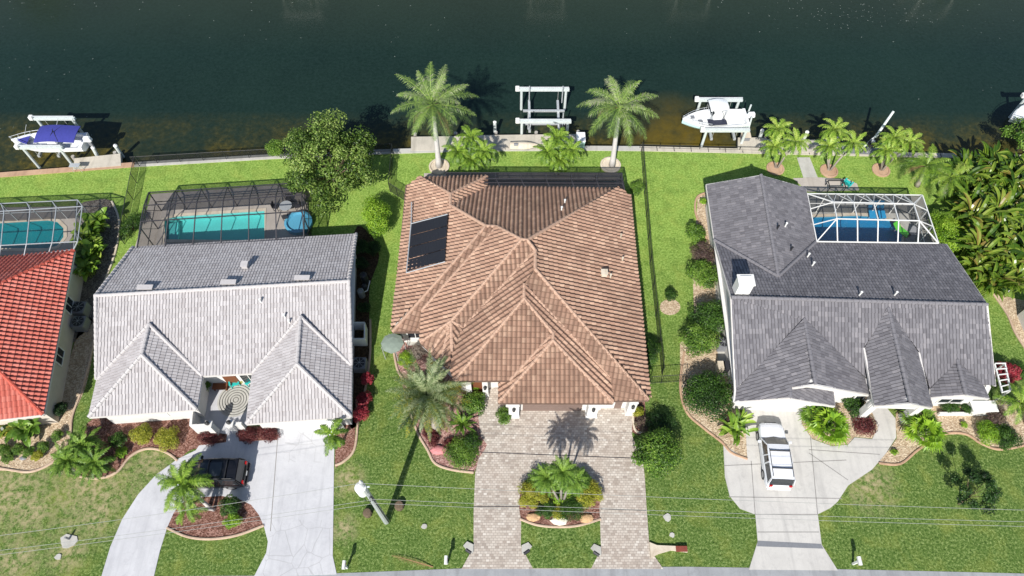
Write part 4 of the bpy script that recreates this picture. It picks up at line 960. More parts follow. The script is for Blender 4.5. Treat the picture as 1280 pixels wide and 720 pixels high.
for kN, kR, kS, sgn in (('NW', 'RW', 'lv', 1), ('NE', 'RE', 'rr', -1)):
    o_ = Vector((sgn*.4, 0, -.12)); mb = MB(); tri = [V[kN]+o_+Vector((0, -.3, 0)), V[kR]+o_, V[kS]+o_+Vector((0, .3, 0))]; tri2 = [p+Vector((sgn*.2, 0, 0)) for p in tri]
    mb.loft([tri, tri2]); mk('gable_wall', mb, M['stuccoW'], hb)
gx0, gx1 = V['rsw'].x, V['rse'].x; gy = V['rsw'].y+.45
door(hb, 'garage_door', gx0+2.3, gx1-1.0, gy+.18, 2.15, 'white', 5)
window(hb, ((V['lsw'].x+V['lse'].x)/2, V['lse'].y+.28, 1.4), 2.0, 1.2)
fd = MB(); yy = (V['lr'].y+V['rl'].y)/2+.42; fd.box(((V['lr'].x*.62+V['rl'].x*.38), yy, 1.05), (1.0, .06, 2.1)); mk('front_door', fd, M['woodb'], hb)
window(hb, ((V['lr'].x*.2+V['rl'].x*.8), yy-.01, 1.2), 1.3, 1.9)
for yy_ in (24, 28.5): window(hb, (V['NE'].x-.38, yy_, 1.5), 1.2, 1.0, 0, 1)
window(hb, (P(446, 440).x-.5, 20.5, 1.5), 1.0, .9, 0, 1)
tri = (V['NW'], V['NE'], V['RW'])
for x, y in ((182, 360), (286, 353.5), (378, 348)): p_ = onplane(x, y, *tri); vent(hb, x, y, p_.z, 'low', 'capB')
p_ = onplane(307, 333, *tri); vent(hb, 307, 333, p_.z, 'box', 'capB')
tri = (V['RW'], V['RE'], V['lv'])
for x, y in ((356, 396), (362, 403), (326, 377)): p_ = onplane(x, y, *tri); vent(hb, x, y, p_.z, 'pipe')
# courtyard wall
cw = MB(); a, b = P(248, 541), P(272, 538); h_ = 1.5
cw.bar(P(250, 515)+Vector((0, 0, h_/2)), a+Vector((0, 0, h_/2)), .18, h_); cw.bar(a+Vector((0, .0, h_/2)), P(270, 540)+Vector((0, 0, h_/2)), .18, h_-.01); cw.bar(P(296, 539)+Vector((0, 0, h_/2)), P(310, 538)+Vector((0, 0, h_/2)), .18, h_)
tag(mk('courtyard_wall', cw, M['stuccoW']), 'low white wall closing the front courtyard of the light grey roofed house', 'garden wall')
def lamp_post(px, py, label):
    c = P(px, py); t = T('gate_pillar', label, 'pillar', c); mb = MB(); mb.box(c+Vector((0, 0, .85)), (.42, .42, 1.7)); mb.box(c+Vector((0, 0, 1.73)), (.52, .52, .08)); mk('pillar', mb, M['stuccoW'], t)
    mk('lamp', MB().lathe(c+Vector((0, 0, 1.77)), [(.1, 0), (.14, .12), (.16, .28), (.05, .38), (0, .4)], 8), M['black'], t)
lamp_post(271, 541, 'white gate pillar with black lamp at left of the courtyard entry'); lamp_post(297, 540, 'white gate pillar with black lamp at right of the courtyard entry')
cr = P(295, 500); mb = MB()
for k in range(7): mb.lathe((cr.x, cr.y, .036), [(.2*k+.02, 0), (.2*k+.02, .008), (.2*k+.17, .008), (.2*k+.17, 0)], 26)
tag(mk('patio_medallion', mb, M['conc']), 'round stone ring pattern set in the light courtyard floor', 'paving')
def chairs(px, py, rz, label, mat='teal', name='garden_chair', group=None):
    c = P(px, py, .35); c.z = 0; t = T(name, label, 'chair', c, rz, group); z = Vector((0, 0, 1))
    s_ = MB()
    for i in range(6): s_.box((-.25+i*.1, 0, .36-.02*abs(i-2)*0), (.09, .5, .03), rot=None)
    mk('seat', s_, M[mat], t, local=True); b = MB()
    for i in range(5): b.bar((-.28, -.22+i*.11, .34), (-.55, -.27+i*.135, .95-.04*abs(i-2)), .1, .025, Vector((1, 0, 0)))
    mk('backrest', b, M[mat], t, local=True)
    for y in (-.3, .3):
        mk('armrest', MB().box((-.05, y*1.08, .55), (.62, .12, .03)), M[mat], t, local=True)
        for x in (-.3, .25): mk('leg', MB().box((x, y, .27), (.06, .05, .53)), M[mat], t, local=True)
    return t
chairs(293, 478, -1.2, 'turquoise slatted garden chair in the light grey courtyard'); chairs(309, 476, -2.2, 'second turquoise chair tucked by the courtyard wall corner')
mb = MB(); c = P(275, 483, .4); bt = T('bench', 'brown wooden bench on the shaded side of the light courtyard', 'bench', (c.x, c.y, 0)); mb.box((c.x, c.y, .42), (1.1, .5, .06)); mk('seat', mb, M['woodb'], bt)
for i in (-1, 1): mk('leg', MB().box((c.x+i*.45, c.y, .2), (.07, .42, .39)), M['woodb'], bt)
# ---------------- red roofed house
ha = T('house', 'house with red barrel tile roof cut off by the left edge of the photo', 'house', (-40, 26, 0)); V = {}
vp('NE', 92.5, 313.5, 2.8); vp('SE', 54, 518, 2.8); vp('ap', -76, 390, 6.9)
dirW = (P(0, 323, 2.8)-V['NE']).normalized(); dS = (P(0, 525, 2.8)-V['SE']).normalized(); dR = ((dirW+dS)*.5).normalized()
V['NWx'] = V['NE']+dirW*24; V['SWx'] = V['SE']+dirW*24; V['ap2'] = V['ap']+dirW*8
house_roof(ha, V, [('NE', 'SE', 'ap'), ('NE', 'ap', 'ap2', 'NWx'), ('SE', 'SWx', 'ap2', 'ap'), ('NWx', 'ap2', 'SWx')], [('NE', 'ap'), ('SE', 'ap'), ('ap', 'ap2')], 'barrel', M['roofA'], M['capA'])
eaves(ha, [V[k] for k in ('NE', 'SE', 'SWx', 'NWx')], True, M['gutter'], .18, .12)
walls(ha, inset([V[k] for k in ('NE', 'SE', 'SWx', 'NWx')], .5), 2.6, 'stucco')
sf = MB(); sf.prism([(p.x, p.y) for p in inset([V[k] for k in ('NE', 'SE', 'SWx', 'NWx')], .06)], 2.57, 2.63); mk('soffit', sf, M['stuccoW'], ha)
e1, e2 = V['NE'], V['SE']; dv = (e2-e1).normalized(); nx = Vector((-dv.y, dv.x, 0)); nx = nx if nx.x > 0 else -nx
for q_ in (.3, .62): p_ = e1.lerp(e2, q_)-nx*.48; window(ha, (p_.x, p_.y, 1.5), 1.3, 1.1, nx.y, nx.x)
# ---------------- slate roofed house
hd = T('house', 'slate grey tiled house with white chimney and three front gables', 'house', (26, 28, 0)); V = {}
vp('NW', 883, 231, 2.7); vp('gp', 951, 219.5, 5.0); vp('NEn', 1006.7, 235, 2.7); vp('ga', 972.5, 346, 5.0); vp('vl', 893, 300.6, 2.75); vp('vr', 1021, 301.4, 2.75)
vp('RW', 914, 372, 5.45); vp('RE', 1234, 381, 5.45); vp('NE', 1183, 305.5, 2.7); vp('SW', 919, 487, 2.75); vp('SE', 1244, 482, 2.7); V['vr'] = onplane(1021, 301.4, V['RW'], V['RE'], V['NE'], 0)
V['ga'] = onplane(972.5, 346, V['RW'], V['RE'], V['NE'], 0) if 'RE' in V else V['ga']; vp('x1', 1005, 399.7, 4.75); vp('x2', 1019, 480.5, 4.75); vp('x3', 987, 485, 3.75); vp('x4', 988, 497.5, 3.75); vp('x5', 917.5, 502, 2.5); vp('x6', 1083, 472.5, 3.0); vp('x7', 1086, 493.5, 2.65); vp('x8', 1042, 487, 2.6); vp('x9', 1043, 507.5, 2.45)
vp('y1', 1109.7, 386, 5.2); vp('y2', 1138, 504, 5.0); vp('y3', 1080, 434.5, 3.95); vp('y4', 1094, 507.5, 3.3); vp('y5', 1149, 440, 3.85); vp('y6', 1164, 509.5, 3.3)
vp('z1', 1196, 451, 3.5); vp('z2', 1206.6, 493.5, 3.5); vp('z3', 1163, 486, 2.7); vp('z4', 1163, 497, 2.65); vp('z5', 1229, 481, 2.75); vp('z6', 1236, 498, 2.65)
vp('gp', 951, 219.5, V['ga'].z)
faces = [('NW', 'gp', 'ga', 'vl'), ('gp', 'NEn', 'vr', 'ga'), ('vl', 'ga', 'RW'), ('ga', 'vr', 'NE', 'RE', 'RW'),
         ('RW', 'x1', 'SW'), ('RW', 'RE', 'y1', 'y3', 'x6', 'x1'), ('RE', 'SE', 'z5', 'z1', 'z3', 'y5', 'y1'),
         ('x1', 'x2', 'x3', 'x4', 'x5', 'SW'), ('x1', 'x6', 'x7', 'x2'), ('x3', 'x8', 'x9', 'x4'), ('y1', 'y2', 'y4', 'y3'), ('y1', 'y5', 'y6', 'y2'), ('z1', 'z3', 'z4', 'z2'), ('z1', 'z2', 'z6', 'z5')]
caps = [('gp', 'ga'), ('RW', 'RE'), ('x1', 'x2'), ('x3', 'x4'), ('y1', 'y2'), ('z1', 'z2'), ('vl', 'ga'), ('vr', 'ga')]
house_roof(hd, V, faces, caps, 'shingle', M['roofD'], M['capD'])
for ch in (('vl', 'NW', 'gp', 'NEn', 'vr', 'NE', 'RE', 'SE'), ('vl', 'RW', 'SW', 'x5', 'x4', 'x9', 'x8'), ('x3', 'x2', 'x7', 'x6'), ('y3', 'y4', 'y2', 'y6', 'y5'), ('z3', 'z4', 'z2', 'z6', 'z5')): eaves(hd, [V[k] for k in ch], False, M['gutter'], .2, .12)
ftp = [V['NW'], V['SW'], V['x5'], V['x9'], Vector((V['x9'].x+.2, V['x7'].y, 0)), V['x7'], Vector((V['x7'].x, V['y3'].y-1.5, 0)), Vector((V['z4'].x, V['y3'].y-1.5, 0)), V['z4'], V['z6'], V['SE'], V['NE'], V['vr'], V['NEn']]
ft = inset(ftp, .45); walls(hd, ft, 2.3, 'stuccoW')
sf = MB(); sf.prism([(p.x, p.y) for p in inset(ftp, .06)], 2.24, 2.30); mk('soffit', sf, M['stuccoW'], hd)
def gable(root, a, b, c, inw, mat='stuccoW', dn=.14):
    inw = Vector(inw); mb = MB(); tri = [p+inw+Vector((0, 0, -dn)) for p in (a, b, c)]; base = [Vector((tri[0].x, tri[0].y, 2.2)), Vector((tri[2].x, tri[2].y, 2.2))]
    ring = [tri[0], tri[1], tri[2], base[1], base[0]]; mb.loft([ring, [p+inw.normalized()*.2 for p in ring]]); mk('gable_wall', mb, M[mat], root)
gable(hd, V['NW'], V['gp'], V['NEn'], (0, -.35, 0)); gable(hd, V['y4'], V['y2'], V['y6'], (0, .3, 0)); gable(hd, V['z4'], V['z2'], V['z6'], (0, .3, 0))
gable(hd, V['x3'], V['x2'], V['x7'], (0, .25, 0)); gable(hd, V['x5'], V['x4'], V['x9'], (0, .25, 0)); gable(hd, V['NE'], V['RE'], V['SE'], (-.35, 0, 0)); gable(hd, V['vl'], V['RW'], V['SW'], (.3, 0, 0))
gy = V['x5'].y+.42; door(hd, 'garage_door', P(929, 500, 1).x, P(1002, 500, 1).x, gy, 2.15, 'white', 5)
for k, sx in (('y4', .3), ('y6', -.3)):
    p_ = V[k]; a_ = Vector((p_.x+sx, p_.y+.45, 0)); mb = MB(); mb.box(a_+Vector((0, 0, 1.55)), (.5, .5, 3.1)); mb.box(a_+Vector((0, 0, .15)), (.6, .6, .3)); mk('pillar', mb, M['stuccoW'], hd)
for k, dk in (('y3', 'y4'), ('y5', 'y6')):
    sx = .35 if k == 'y3' else -.35; mb = MB(); a_, b_ = V[k], V[dk]; mb.bar(Vector((a_.x+sx, a_.y, 3.0)), Vector((b_.x+sx, b_.y+.3, 3.0)), .3, .4); mk('beam', mb, M['stuccoW'], hd)
fd = MB(); fd.box((P(1118, 480).x, V['y3'].y-1.5+.42, 1.1), (1.2, .06, 2.2)); mk('front_door', fd, M['woodb'], hd)
window(hd, ((V['z4'].x+V['z6'].x)/2+.3, V['z4'].y+.42, 1.3), 1.8, 1.2); window(hd, (P(1060, 480).x+.3, V['x7'].y+.42, 1.3), 1.4, 1.2)
l = MB(); l.tube([(V['z2'].x-.2, V['z4'].y+.3, 2.2), (V['z2'].x-.2, V['z4'].y+.3, 2.5)], [.12, .05], 8); mk('wall_lamp', l, M['black'], hd)
# chimney with cap
cpt = onplane(927, 368, V['vl'], V['ga'], V['RW'], 0); mb = MB(); mb.box((cpt.x, cpt.y+.35, cpt.z+.35), (1.05, .8, 2.0)); mb.box((cpt.x, cpt.y+.35, cpt.z+1.40), (1.2, .95, .1))
mb.box((cpt.x, cpt.y+.35, cpt.z+1.5), (.8, .55, .12)); mk('chimney', mb, M['white'], hd)
tri = (V['RW'], V['NE'], V['RE'])
for x, y, kd in ((1075, 368, 'box'), (1119, 368, 'box'), (1010, 320, 'pipe'), (1016, 331, 'pipe')): p_ = onplane(x, y, *tri); vent(hd, x, y, p_.z, 'pipe' if kd == 'pipe' else 'pipe')
tri = (V['gp'], V['NEn'], V['ga'])
for x, y, m_ in ((972, 285, 'black'), (989, 312, 'black'), (982, 282, 'white')): p_ = onplane(x, y, *tri); vent(hd, x, y, p_.z, 'pipe', m_)
# ------------------------------------------------------------------ pool cages
VB = lambda l: [P(*q) for q in l]
cage('white framed pool cage with pool beside the red roofed house', VB([(-160, 262, 2.5), (97, 250, 2.5)]), VB([(-160, 274, 3.2), (103, 258, 3.2)]), VB([(-160, 315, 3.4), (97, 302, 3.4)]), VB([(-160, 345, 2.95), (92, 312, 2.95)]), 8, 'alum', 'screenL', .06)
cage('dark bronze pool cage over the turquoise pool behind the light grey roof', VB([(186, 240.5, 2.6), (381, 228, 2.6)]), VB([(180, 257, 3.5), (377, 243.5, 3.5)]), VB([(176, 277, 3.7), (378, 264, 3.7)]), VB([(171, 311, 2.8), (380, 298, 2.8)]), 6, 'dkmetal', 'screen', .07)
cage('long low pool cage with dark screens behind the brown tiled house', VB([(557, 215.8, 2.8), (777, 216.5, 2.8)]), VB([(557, 223, 2.95), (777, 224, 2.95)]), VB([(560, 228, 3.0), (778, 229, 3.0)]), VB([(566, 237, 2.8), (781, 238, 2.8)]), 7, 'dkmetal', 'screenW', .06)
cage('white framed pool cage with zigzag braces over the blue pool', VB([(1009, 242, 2.6), (1153, 244, 2.6)]), VB([(1042, 252.7, 3.5), (1142, 255, 3.5)]), VB([(1046, 273.5, 3.8), (1149, 276, 3.8)]), VB([(1021, 302, 2.95), (1173, 304, 2.95)]), 4, 'white', 'screenL', .075, diag=True, ins=.17)
# =================================================================== CANAL THINGS
def dock(pix, label, mat='dock', piles=(), z=.12, th=.35):
    pts = W(pix); t = T('dock', label, 'dock', (pts[0].x, pts[0].y, -1)); mb = MB(); mb.prism([(p.x, p.y) for p in pts], z-th, z); mk('deck', mb, M[mat], t)
    for x, y in piles: c = P(x, y, -1); mk('pile', MB().tube([(c.x, c.y, -2.6), (c.x, c.y, z-th)], .17, 8), M['stuccoG'], t)
    return t
dock([(92, 213), (94, 199), (151, 193), (152, 208)], 'small concrete dock beside the blue covered boat', piles=((96, 202), (148, 197)))
dock([(514, 189), (514, 172), (600, 171), (600, 170), (728, 168.5), (728, 188)], 'long pale dock behind the brown tiled house', piles=((520, 174), (570, 173), (620, 172), (670, 172), (722, 171)))
dock([(922, 189), (922, 173), (952, 173), (960, 175), (1048, 176), (1052, 193)], 'grey dock with palms in front behind the slate roofed house', piles=((926, 176), (955, 176), (1000, 178), (1044, 179)))
def pile(px0, py0, z1, label, mat='galv', r_=.16, top=None):
    a = P(px0, py0, -1); t = T('mooring_pile', label, 'piling', (a.x, a.y, -1)); b = Vector((a.x, a.y, z1)) if top is None else P(*top)
    mk('post', MB().tube([a-Vector((0, 0, 1.4)), b], r_, 10), M[mat], t, smooth=False); mk('cap', MB().tube([b, b+(b-a).normalized()*.12], [r_*1.1, .02], 10), M['white'], t)
pile(619, 170, .9, 'short white mooring pile on the dock behind the brown tiled house')
pile(122, 200, .9, 'left of two white piles at the small dock edge by the blue boat', top=(116, 184.5, 1.0)); pile(152, 194, .9, 'right of two white piles at the small dock edge by the blue boat', top=(144, 182, 1.0))
pile(949, 176, 1.0, 'pale pile at the left of the grey dock behind the slate house', top=(953, 163, 1.2)); pile(1003, 178, 1.2, 'white topped pile between the two left palm groups', top=(1009, 165, 1.3))
def boatlift(x0, x1, y0, y1, z, label, legs, arms=True, mat='galv', rails=()):
    """four post lift: two top beams along x held on piles, with cradle between (world metres)"""
    t = T('boat_lift', label, 'boat lift', ((x0+x1)/2, (y0+y1)/2, -1))
    for y in (y0, y1):
        mk('beam', MB().box(((x0+x1)/2, y, z), (x1-x0+.3, .26, .24)), M[mat], t)
        mk('drive_pipe', MB().tube([(x0-.1, y+.05, z+.24), (x1+.1, y+.05, z+.24)], .06, 6), M['alum'], t)
        mk('motor', MB().box((x0-.25, y, z+.12), (.38, .4, .42)), M['white'], t, bevel=.04)
        for x in (x0+.15, x1-.15): mk('pile', MB().tube([(x, y, -2.8), (x, y, z-.12)], .13, 8), M[mat], t)
    for x in (x0+.9, x1-.9):
        mk('cradle_beam', MB().box((x, (y0+y1)/2, legs), (.22, y1-y0-.1, .22)), M['alum'], t)
        for y in (y0+.1, y1-.1): mk('cable', MB().tube([(x, y, legs), (x, y, z-.1)], .025, 5), M['wire'], t)
    for y in rails: mk('bunk', MB().box(((x0+x1)/2, y, legs+.2), (x1-x0-.6, .2, .16)), M['alum'], t)
    return t
# empty lift behind the brown house
a = P(650, 112, 1.6); b = P(712, 152, 1.6)
lt = boatlift(a.x, b.x, b.y, a.y, 1.6, 'empty white boat lift standing in the canal between the royal palms', .2, rails=(b.y+.9, a.y-1.6))
for x, y in ((650, 156), (651, 112)): pass
for x in (a.x+.75, b.x-.6): mk('guide_post', MB().tube([(x, b.y+.4, .2), (x, b.y+.4, 2.3)], .06, 6), M['alum'], lt)
for x in (a.x+.9, b.x-.5): mk('guide_post', MB().tube([(x, a.y-.3, .2), (x, a.y-.3, 2.3)], .06, 6), M['alum'], lt)
# ---- boats
def hull_rings(L, Bm, dep, n=22):
    rings = []
    for i in range(n+1):
        t = i/n; x = -L/2+L*t                       # stern at -x, bow at +x
        wv = Bm/2*(min(1, .86+.3*t) if t < .45 else max(0.02, (1-((t-.45)/.55)**2.3)))
        sh = dep*(.9+.25*t*t); kee = .05+(.55*dep*max(0, (t-.6)/.4)**2)
        rings.append((x, wv, sh, kee))
    return rings
def boat(name, label, loc, rz, L, Bm, dep, mh='gel', style='center'):
    t = T(name, label, 'boat', loc, rz); hr = hull_rings(L, Bm, dep); mb = MB(); rings = []
    for x, wv, sh, k in hr: rings.append([(x, -wv, sh), (x, -wv*.97, sh*.6), (x, -wv*.72, sh*.25+k*.5), (x, 0, k), (x, wv*.72, sh*.25+k*.5), (x, wv*.97, sh*.6), (x, wv, sh)])
    mb.loft(rings, cap=True, closed=False); mk('hull', mb, M[mh], t, local=True, smooth=False)
    g = MB(); out = [Vector((x, wv+.04, sh)) for x, wv, sh, k in hr]+[Vector((x, -wv-.04, sh)) for x, wv, sh, k in reversed(hr)]
    inn = [Vector((x*.93-.05*L*0, max(.0, (wv-.17)), sh)) for x, wv, sh, k in hr]+[Vector((x*.93, -max(.0, (wv-.17)), sh)) for x, wv, sh, k in reversed(hr)]
    n = len(out); rr = [[out[i]-Vector((0, 0, .06)), out[i]+Vector((0, 0, .05)), inn[i]+Vector((0, 0, .05)), inn[i]-Vector((0, 0, .45))] for i in range(n)]; rr.append(rr[0])
    g.loft(rr, cap=False, closed=False); mk('gunwale', g, M['gel'], t, local=True)
    fl = MB(); fz = dep*.55
    for i in range(len(hr)-1):
        x, wv, sh, k = hr[i]; x2, w2, s2, k2 = hr[i+1]
        if x2 > L*.44: break
        fl.add([(x, -wv+.1, fz), (x2, -w2+.1, fz), (x2, w2-.1, fz), (x, wv-.1, fz)], [(0, 1, 2, 3)])
    mk('cockpit_floor', fl, M['gel'], t, local=True)
    bd = MB(); bow = [h_ for h_ in hr if h_[0] > L*.24]
    for i in range(len(bow)-1):
        x, wv, sh, k = bow[i]; x2, w2, s2, k2 = bow[i+1]; bd.add([(x, -wv+.02, sh+.03), (x2, -w2+.01, s2+.03), (x2, w2-.01, s2+.03), (x, wv-.02, sh+.03)], [(0, 1, 2, 3)])
    mk('foredeck', bd, M['canvas'] if style == 'cover' else M['gel'], t, local=True)
    om = MB(); om.box((-L/2-.35, 0, dep+.25), (.75, .45, .5), taper=.75); m_ = mk('outboard_motor', om, M['gel'], t, local=True, bevel=.06)
    mk('leg', MB().box((-L/2-.35, 0, dep-.35), (.3, .16, .9)), M['acgrey'], m_, local=True); 
    tb = MB(); tb.box((-L/2+.1, 0, dep*.95), (.25, Bm*.84, .3)); mk('transom', tb, M['gel'], t, local=True)
    rail = MB(); pr_ = [Vector((x, wv-.05, sh+.4)) for x, wv, sh, k in hr if x > L*.05]+[Vector((x, -wv+.05, sh+.4)) for x, wv, sh, k in reversed(hr) if x > L*.05]
    rail.tube(pr_, .022, 5)
    for p in pr_[::3]: rail.tube([p, p-Vector((0, 0, .4))], .018, 5)
    mk('bow_rail', rail, M['alum'], t, local=True); return t
# blue covered boat on its lift, bow to the left
def canopy(t, x, y, z, lx, ly, mat, legs=True, folds=3, name='canopy'):
    mb = MB(); rings = []
    for i in range(9):
        q = i/8; rings.append([(x-lx/2+lx*q, y+ly*(j/8-.5), z+.16*math.sin(math.pi*q)+.12*math.sin(math.pi*j/8)-.03*math.sin(q*math.pi*folds*2)) for j in range(9)])
    top = rings; mb.loft(top, cap=False, closed=False); low = [[(p[0], p[1], p[2]-.05) for p in r_] for r_ in rings]; mb.loft(low, cap=False, closed=False)
    c = mk(name, mb, M[mat], t, local=True)
    if legs:
        for sx in (-1, 1):
            for sy in (-1, 1): mk('canopy_pole', MB().tube([(x+sx*lx*.42, y+sy*ly*.46, z-.02), (x+sx*lx*.3, y+sy*ly*.46, .9)], .025, 5), M['alum'], t, local=True)
bc = P(62, 176, 1.6); bl = boat('motor_boat', 'white motor boat under a blue canvas cover on a lift by the small dock', (bc.x-.1, bc.y, .75), R(180), 6.6, 2.2, .85, style='cover')
canopy(bl, -1.25, 0, 1.7, 3.6, 2.0, 'canvas', folds=1); mb = MB(); mb.box((-.5, 0, 1.15), (.9, .9, .7)); mk('console', mb, M['gel'], bl, local=True, bevel=.05)
for xx_, x2_ in ((-.6, -1.0), (-1.5, -1.1)): mk('canopy_frame', MB().tube([(xx_, -.95, 1.83), (x2_, 0, 2.03), (xx_-.2, .95, 1.83)], .03, 5), M['black'], bl, local=True)
for dx, dy in ((2.0, -.2), (-.6, -.9)): mk('fishing_rod', MB().tube([(dx, dy, 1.3), (dx-.7, dy-.3, 2.4)], .02, 5), M['alum'], bl, local=True)
a0, a1 = P(42, 151, 1.8), P(93, 145.5, 1.8); b0, b1 = P(35, 188, 1.8), P(96, 181, 1.8)
boatlift(a0.x, a1.x, (b0.y+b1.y)/2, (a0.y+a1.y)/2, 1.8, 'white four post lift holding the blue covered boat', .55, rails=((b0.y+a0.y)/2-.6, (b0.y+a0.y)/2+.6))
# white centre console boat
bc = P(893, 149, 1.5); bw = boat('motor_boat', 'white centre console boat with hardtop on a lift at right', (bc.x, bc.y, .7), R(184), 6.1, 2.35, .9, mh='gelaqua')
canopy(bw, -.1, -.25, 2.3, 1.7, 1.4, 'gel', folds=0, name='hardtop'); mb = MB(); mb.box((-.1, 0, 1.2), (.9, .95, .95)); mk('console', mb, M['gel'], bw, local=True, bevel=.06)
mb = MB(); mb.box((-1.05, 0, .95), (.55, 1.0, .8)); mk('leaning_post', mb, M['white'], bw, local=True, bevel=.05); mb = MB(); mb.box((-.05, .72, 1.15), (1.7, .7, .08)); mk('seat_cushion', mb, M['navy'], bw, local=True)
mb = MB(); mb.box((2.15, 0, 1.22), (.35, .35, .04)); mb.box((1.5, .55, 1.2), (.4, .25, .04)); mk('hatch', mb, M['acgrey'], bw, local=True)
mk('windscreen', MB().box((.45, 0, 1.85), (.04, .9, .4), rot=Matrix.Rotation(-.4, 3, 'Y')), M['glass'], bw, local=True)
a0, a1 = P(874, 125, 1.8), P(926, 124, 1.8); b0 = P(890, 160, 1.8)
boatlift(a0.x, a1.x, b0.y-.3, a0.y, 1.8, 'white lift carrying the centre console boat at right', .55, rails=((b0.y+a0.y)/2-.6, (b0.y+a0.y)/2+.6))
for (x0, y0, x1, y1), lb in zip(((933, 146, 939, 131), (936, 160, 940, 146)), ('upper white guide post at the stern of the centre console boat', 'lower white guide post at the stern of the centre console boat')):
    a_, b_ = P(x0, y0, .8), P(x1, y1, 2.2); t = T('guide_post', lb, 'post', (a_.x, a_.y, -1)); mk('post', MB().tube([(a_.x, a_.y, -1.3), a_, b_], .08, 6), M['galv'], t); mk('bracket', MB().bar(a_, a_+Vector((-.6, 0, 0)), .1), M['galv'], t)
# boat cut off at the right edge
bc = P(1296, 143, 1.3); br = boat('motor_boat', 'white boat bow cut off by the right edge on the canal', (bc.x, bc.y, .6), R(195), 6.0, 2.4, .95)
mb = MB(); mb.box((-.2, 0, 1.2), (1, 1, .9)); mk('console', mb, M['gel'], br, local=True, bevel=.05)
a0 = P(1286, 128, 1.8); boatlift(a0.x, a0.x+3.6, a0.y-2.6, a0.y+.8, 1.8, 'boat lift at the right edge holding the cut off white boat', .4)
# davit crane pole
t = T('davit_crane', 'slanting white davit pole reaching over the canal beside the palms', 'davit', P(1084, 190)); a_, b_ = P(1082, 189, .3), P(1117, 139, 4.0)
mk('boom', MB().tube([a_+(b_-a_)*.35, b_], [.13, .11], 8), M['galv'], t); mk('mast', MB().tube([P(1083, 190, 0), P(1092, 176, 1.6)], .16, 8), M['alum'], t); mk('brace', MB().tube([P(1075, 188, .2), P(1099, 166, 1.9)], .09, 6), M['alum'], t); mk('winch', MB().box(P(1090, 180, 1.1), (.6, .5, .5)), M['acdark'], t, bevel=.05)
mb = MB(); mb.prism([(p.x, p.y) for p in W([(1052, 192), (1052, 178), (1104, 180), (1104, 195)])], -.2, .1); tag(mk('dock', mb, M['acgrey']), 'shaded dark dock under the slanting davit pole', 'dock')
# things on the dock behind the brown house
c = P(655, 180, .4); t = T('kayak', 'white upturned dinghy lying on the long pale dock', 'dinghy', (c.x, c.y, .12)); hr = hull_rings(2.6, .95, .4, 14); mb = MB()
mb.loft([[(x, -wv, .02), (x, -wv*.9, .25), (x, 0, .4-k*.4), (x, wv*.9, .25), (x, wv, .02)] for x, wv, sh, k in hr], closed=False); mk('hull', mb, M['stone'], t, local=True, smooth=True); mk('rub_rail', MB().tube([(x, wv, .03) for x, wv, sh, k in hr]+[(x, -wv, .03) for x, wv, sh, k in reversed(hr)], .03, 5), M['acgrey'], t, local=True)
c = P(726, 173, .9); t = T('dock_box', 'white and pale blue dock box at the right end of the long dock', 'box', (c.x, c.y, .12)); mk('box', MB().box((0, 0, .45), (.75, 1.1, .9)), M['gelaqua'], t, local=True, bevel=.04); mk('lid', MB().box((0, 0, .95), (.82, 1.18, .12)), M['gel'], t, local=True, bevel=.03)
c = P(645, 182, .3); t = T('dock_winch', 'small grey winch beside the upturned dinghy', 'winch', (c.x, c.y, .12)); mk('drum', MB().tube([(-.2, 0, .3), (.2, 0, .3)], .16, 10), M['acgrey'], t, local=True); mk('stand', MB().box((0, 0, .12), (.5, .35, .24)), M['alum'], t, local=True)
c = P(932, 170, .5); t = T('dock_box', 'grey dock box on the left end of the grey dock', 'box', (c.x, c.y, .12)); mk('box', MB().box((0, 0, .25), (.8, .6, .5)), M['acgrey'], t, local=True, bevel=.03); mk('lid', MB().box((0, 0, .54), (.86, .66, .08)), M['stone'], t, local=True)
# ladder / cleaning table on the small dock
c = P(95, 209, .6); t = T('fish_cleaning_table', 'small white metal table on the seawall beside the small dock', 'table', (c.x, c.y, .1)); mk('top', MB().box((0, 0, .85), (1.0, .5, .05)), M['alum'], t, local=True)
for i in (-1, 1):
    for j in (-1, 1): mk('leg', MB().tube([(i*.42, j*.2, 0), (i*.38, j*.18, .83)], .025, 5), M['alum'], t, local=True)
t.scale = (.9, .9, .9)
# lifts and trees on the far bank (their mirror images show at the top)
for i, (x, lb) in enumerate(((-24, 'leftmost white boat lift on the far bank'), (4, 'white boat lift on the far bank near the photo centre'), (20.5, 'white boat lift on the far bank right of centre'), (48, 'rightmost white boat lift on the far bank'))): boatlift(x-2, x+2, 69.6, 72.8, 1.6, lb, .4)
for i, (x, y, h_, lb) in enumerate(((-60, 79, 9, 'leafy tree on the far bank reflected at the top left'), (-12, 88, 8, 'leafy tree far behind the far bank'), (62, 86, 9, 'leafy tree on the far bank at the right'))): tree((x, y, 0), h_, 3, 'lf_tree', lb, leaf=.4, count=1500, lumps=12, seed=i+30)
# floating flecks
mb = MB(); rnd = random.Random(5)
for i in range(230):
    k = rnd.random()
    if k < .45: px, py = rnd.gauss(1075, 60), abs(rnd.gauss(18, 10))
    elif k < .7: px, py = rnd.uniform(0, 1280), rnd.uniform(0, 50)
    elif k < .9: px, py = rnd.uniform(0, 140), rnd.uniform(0, 210)
    else: px, py = rnd.uniform(0, 1280), rnd.uniform(0, 180)
    if py > 200: continue
    c = P(px, py, -.985); s_ = rnd.uniform(.02, .065); a_ = rnd.uniform(0, 3)
    mb.add([c+Vector((math.cos(a_+q*1.57)*s_*(1.6 if q % 2 else .7), math.sin(a_+q*1.57)*s_*(1.6 if q % 2 else .7), 0)) for q in range(4)], [(0, 1, 2, 3)])
struct('floating_flecks', mb, M['foam'], 'stuff')
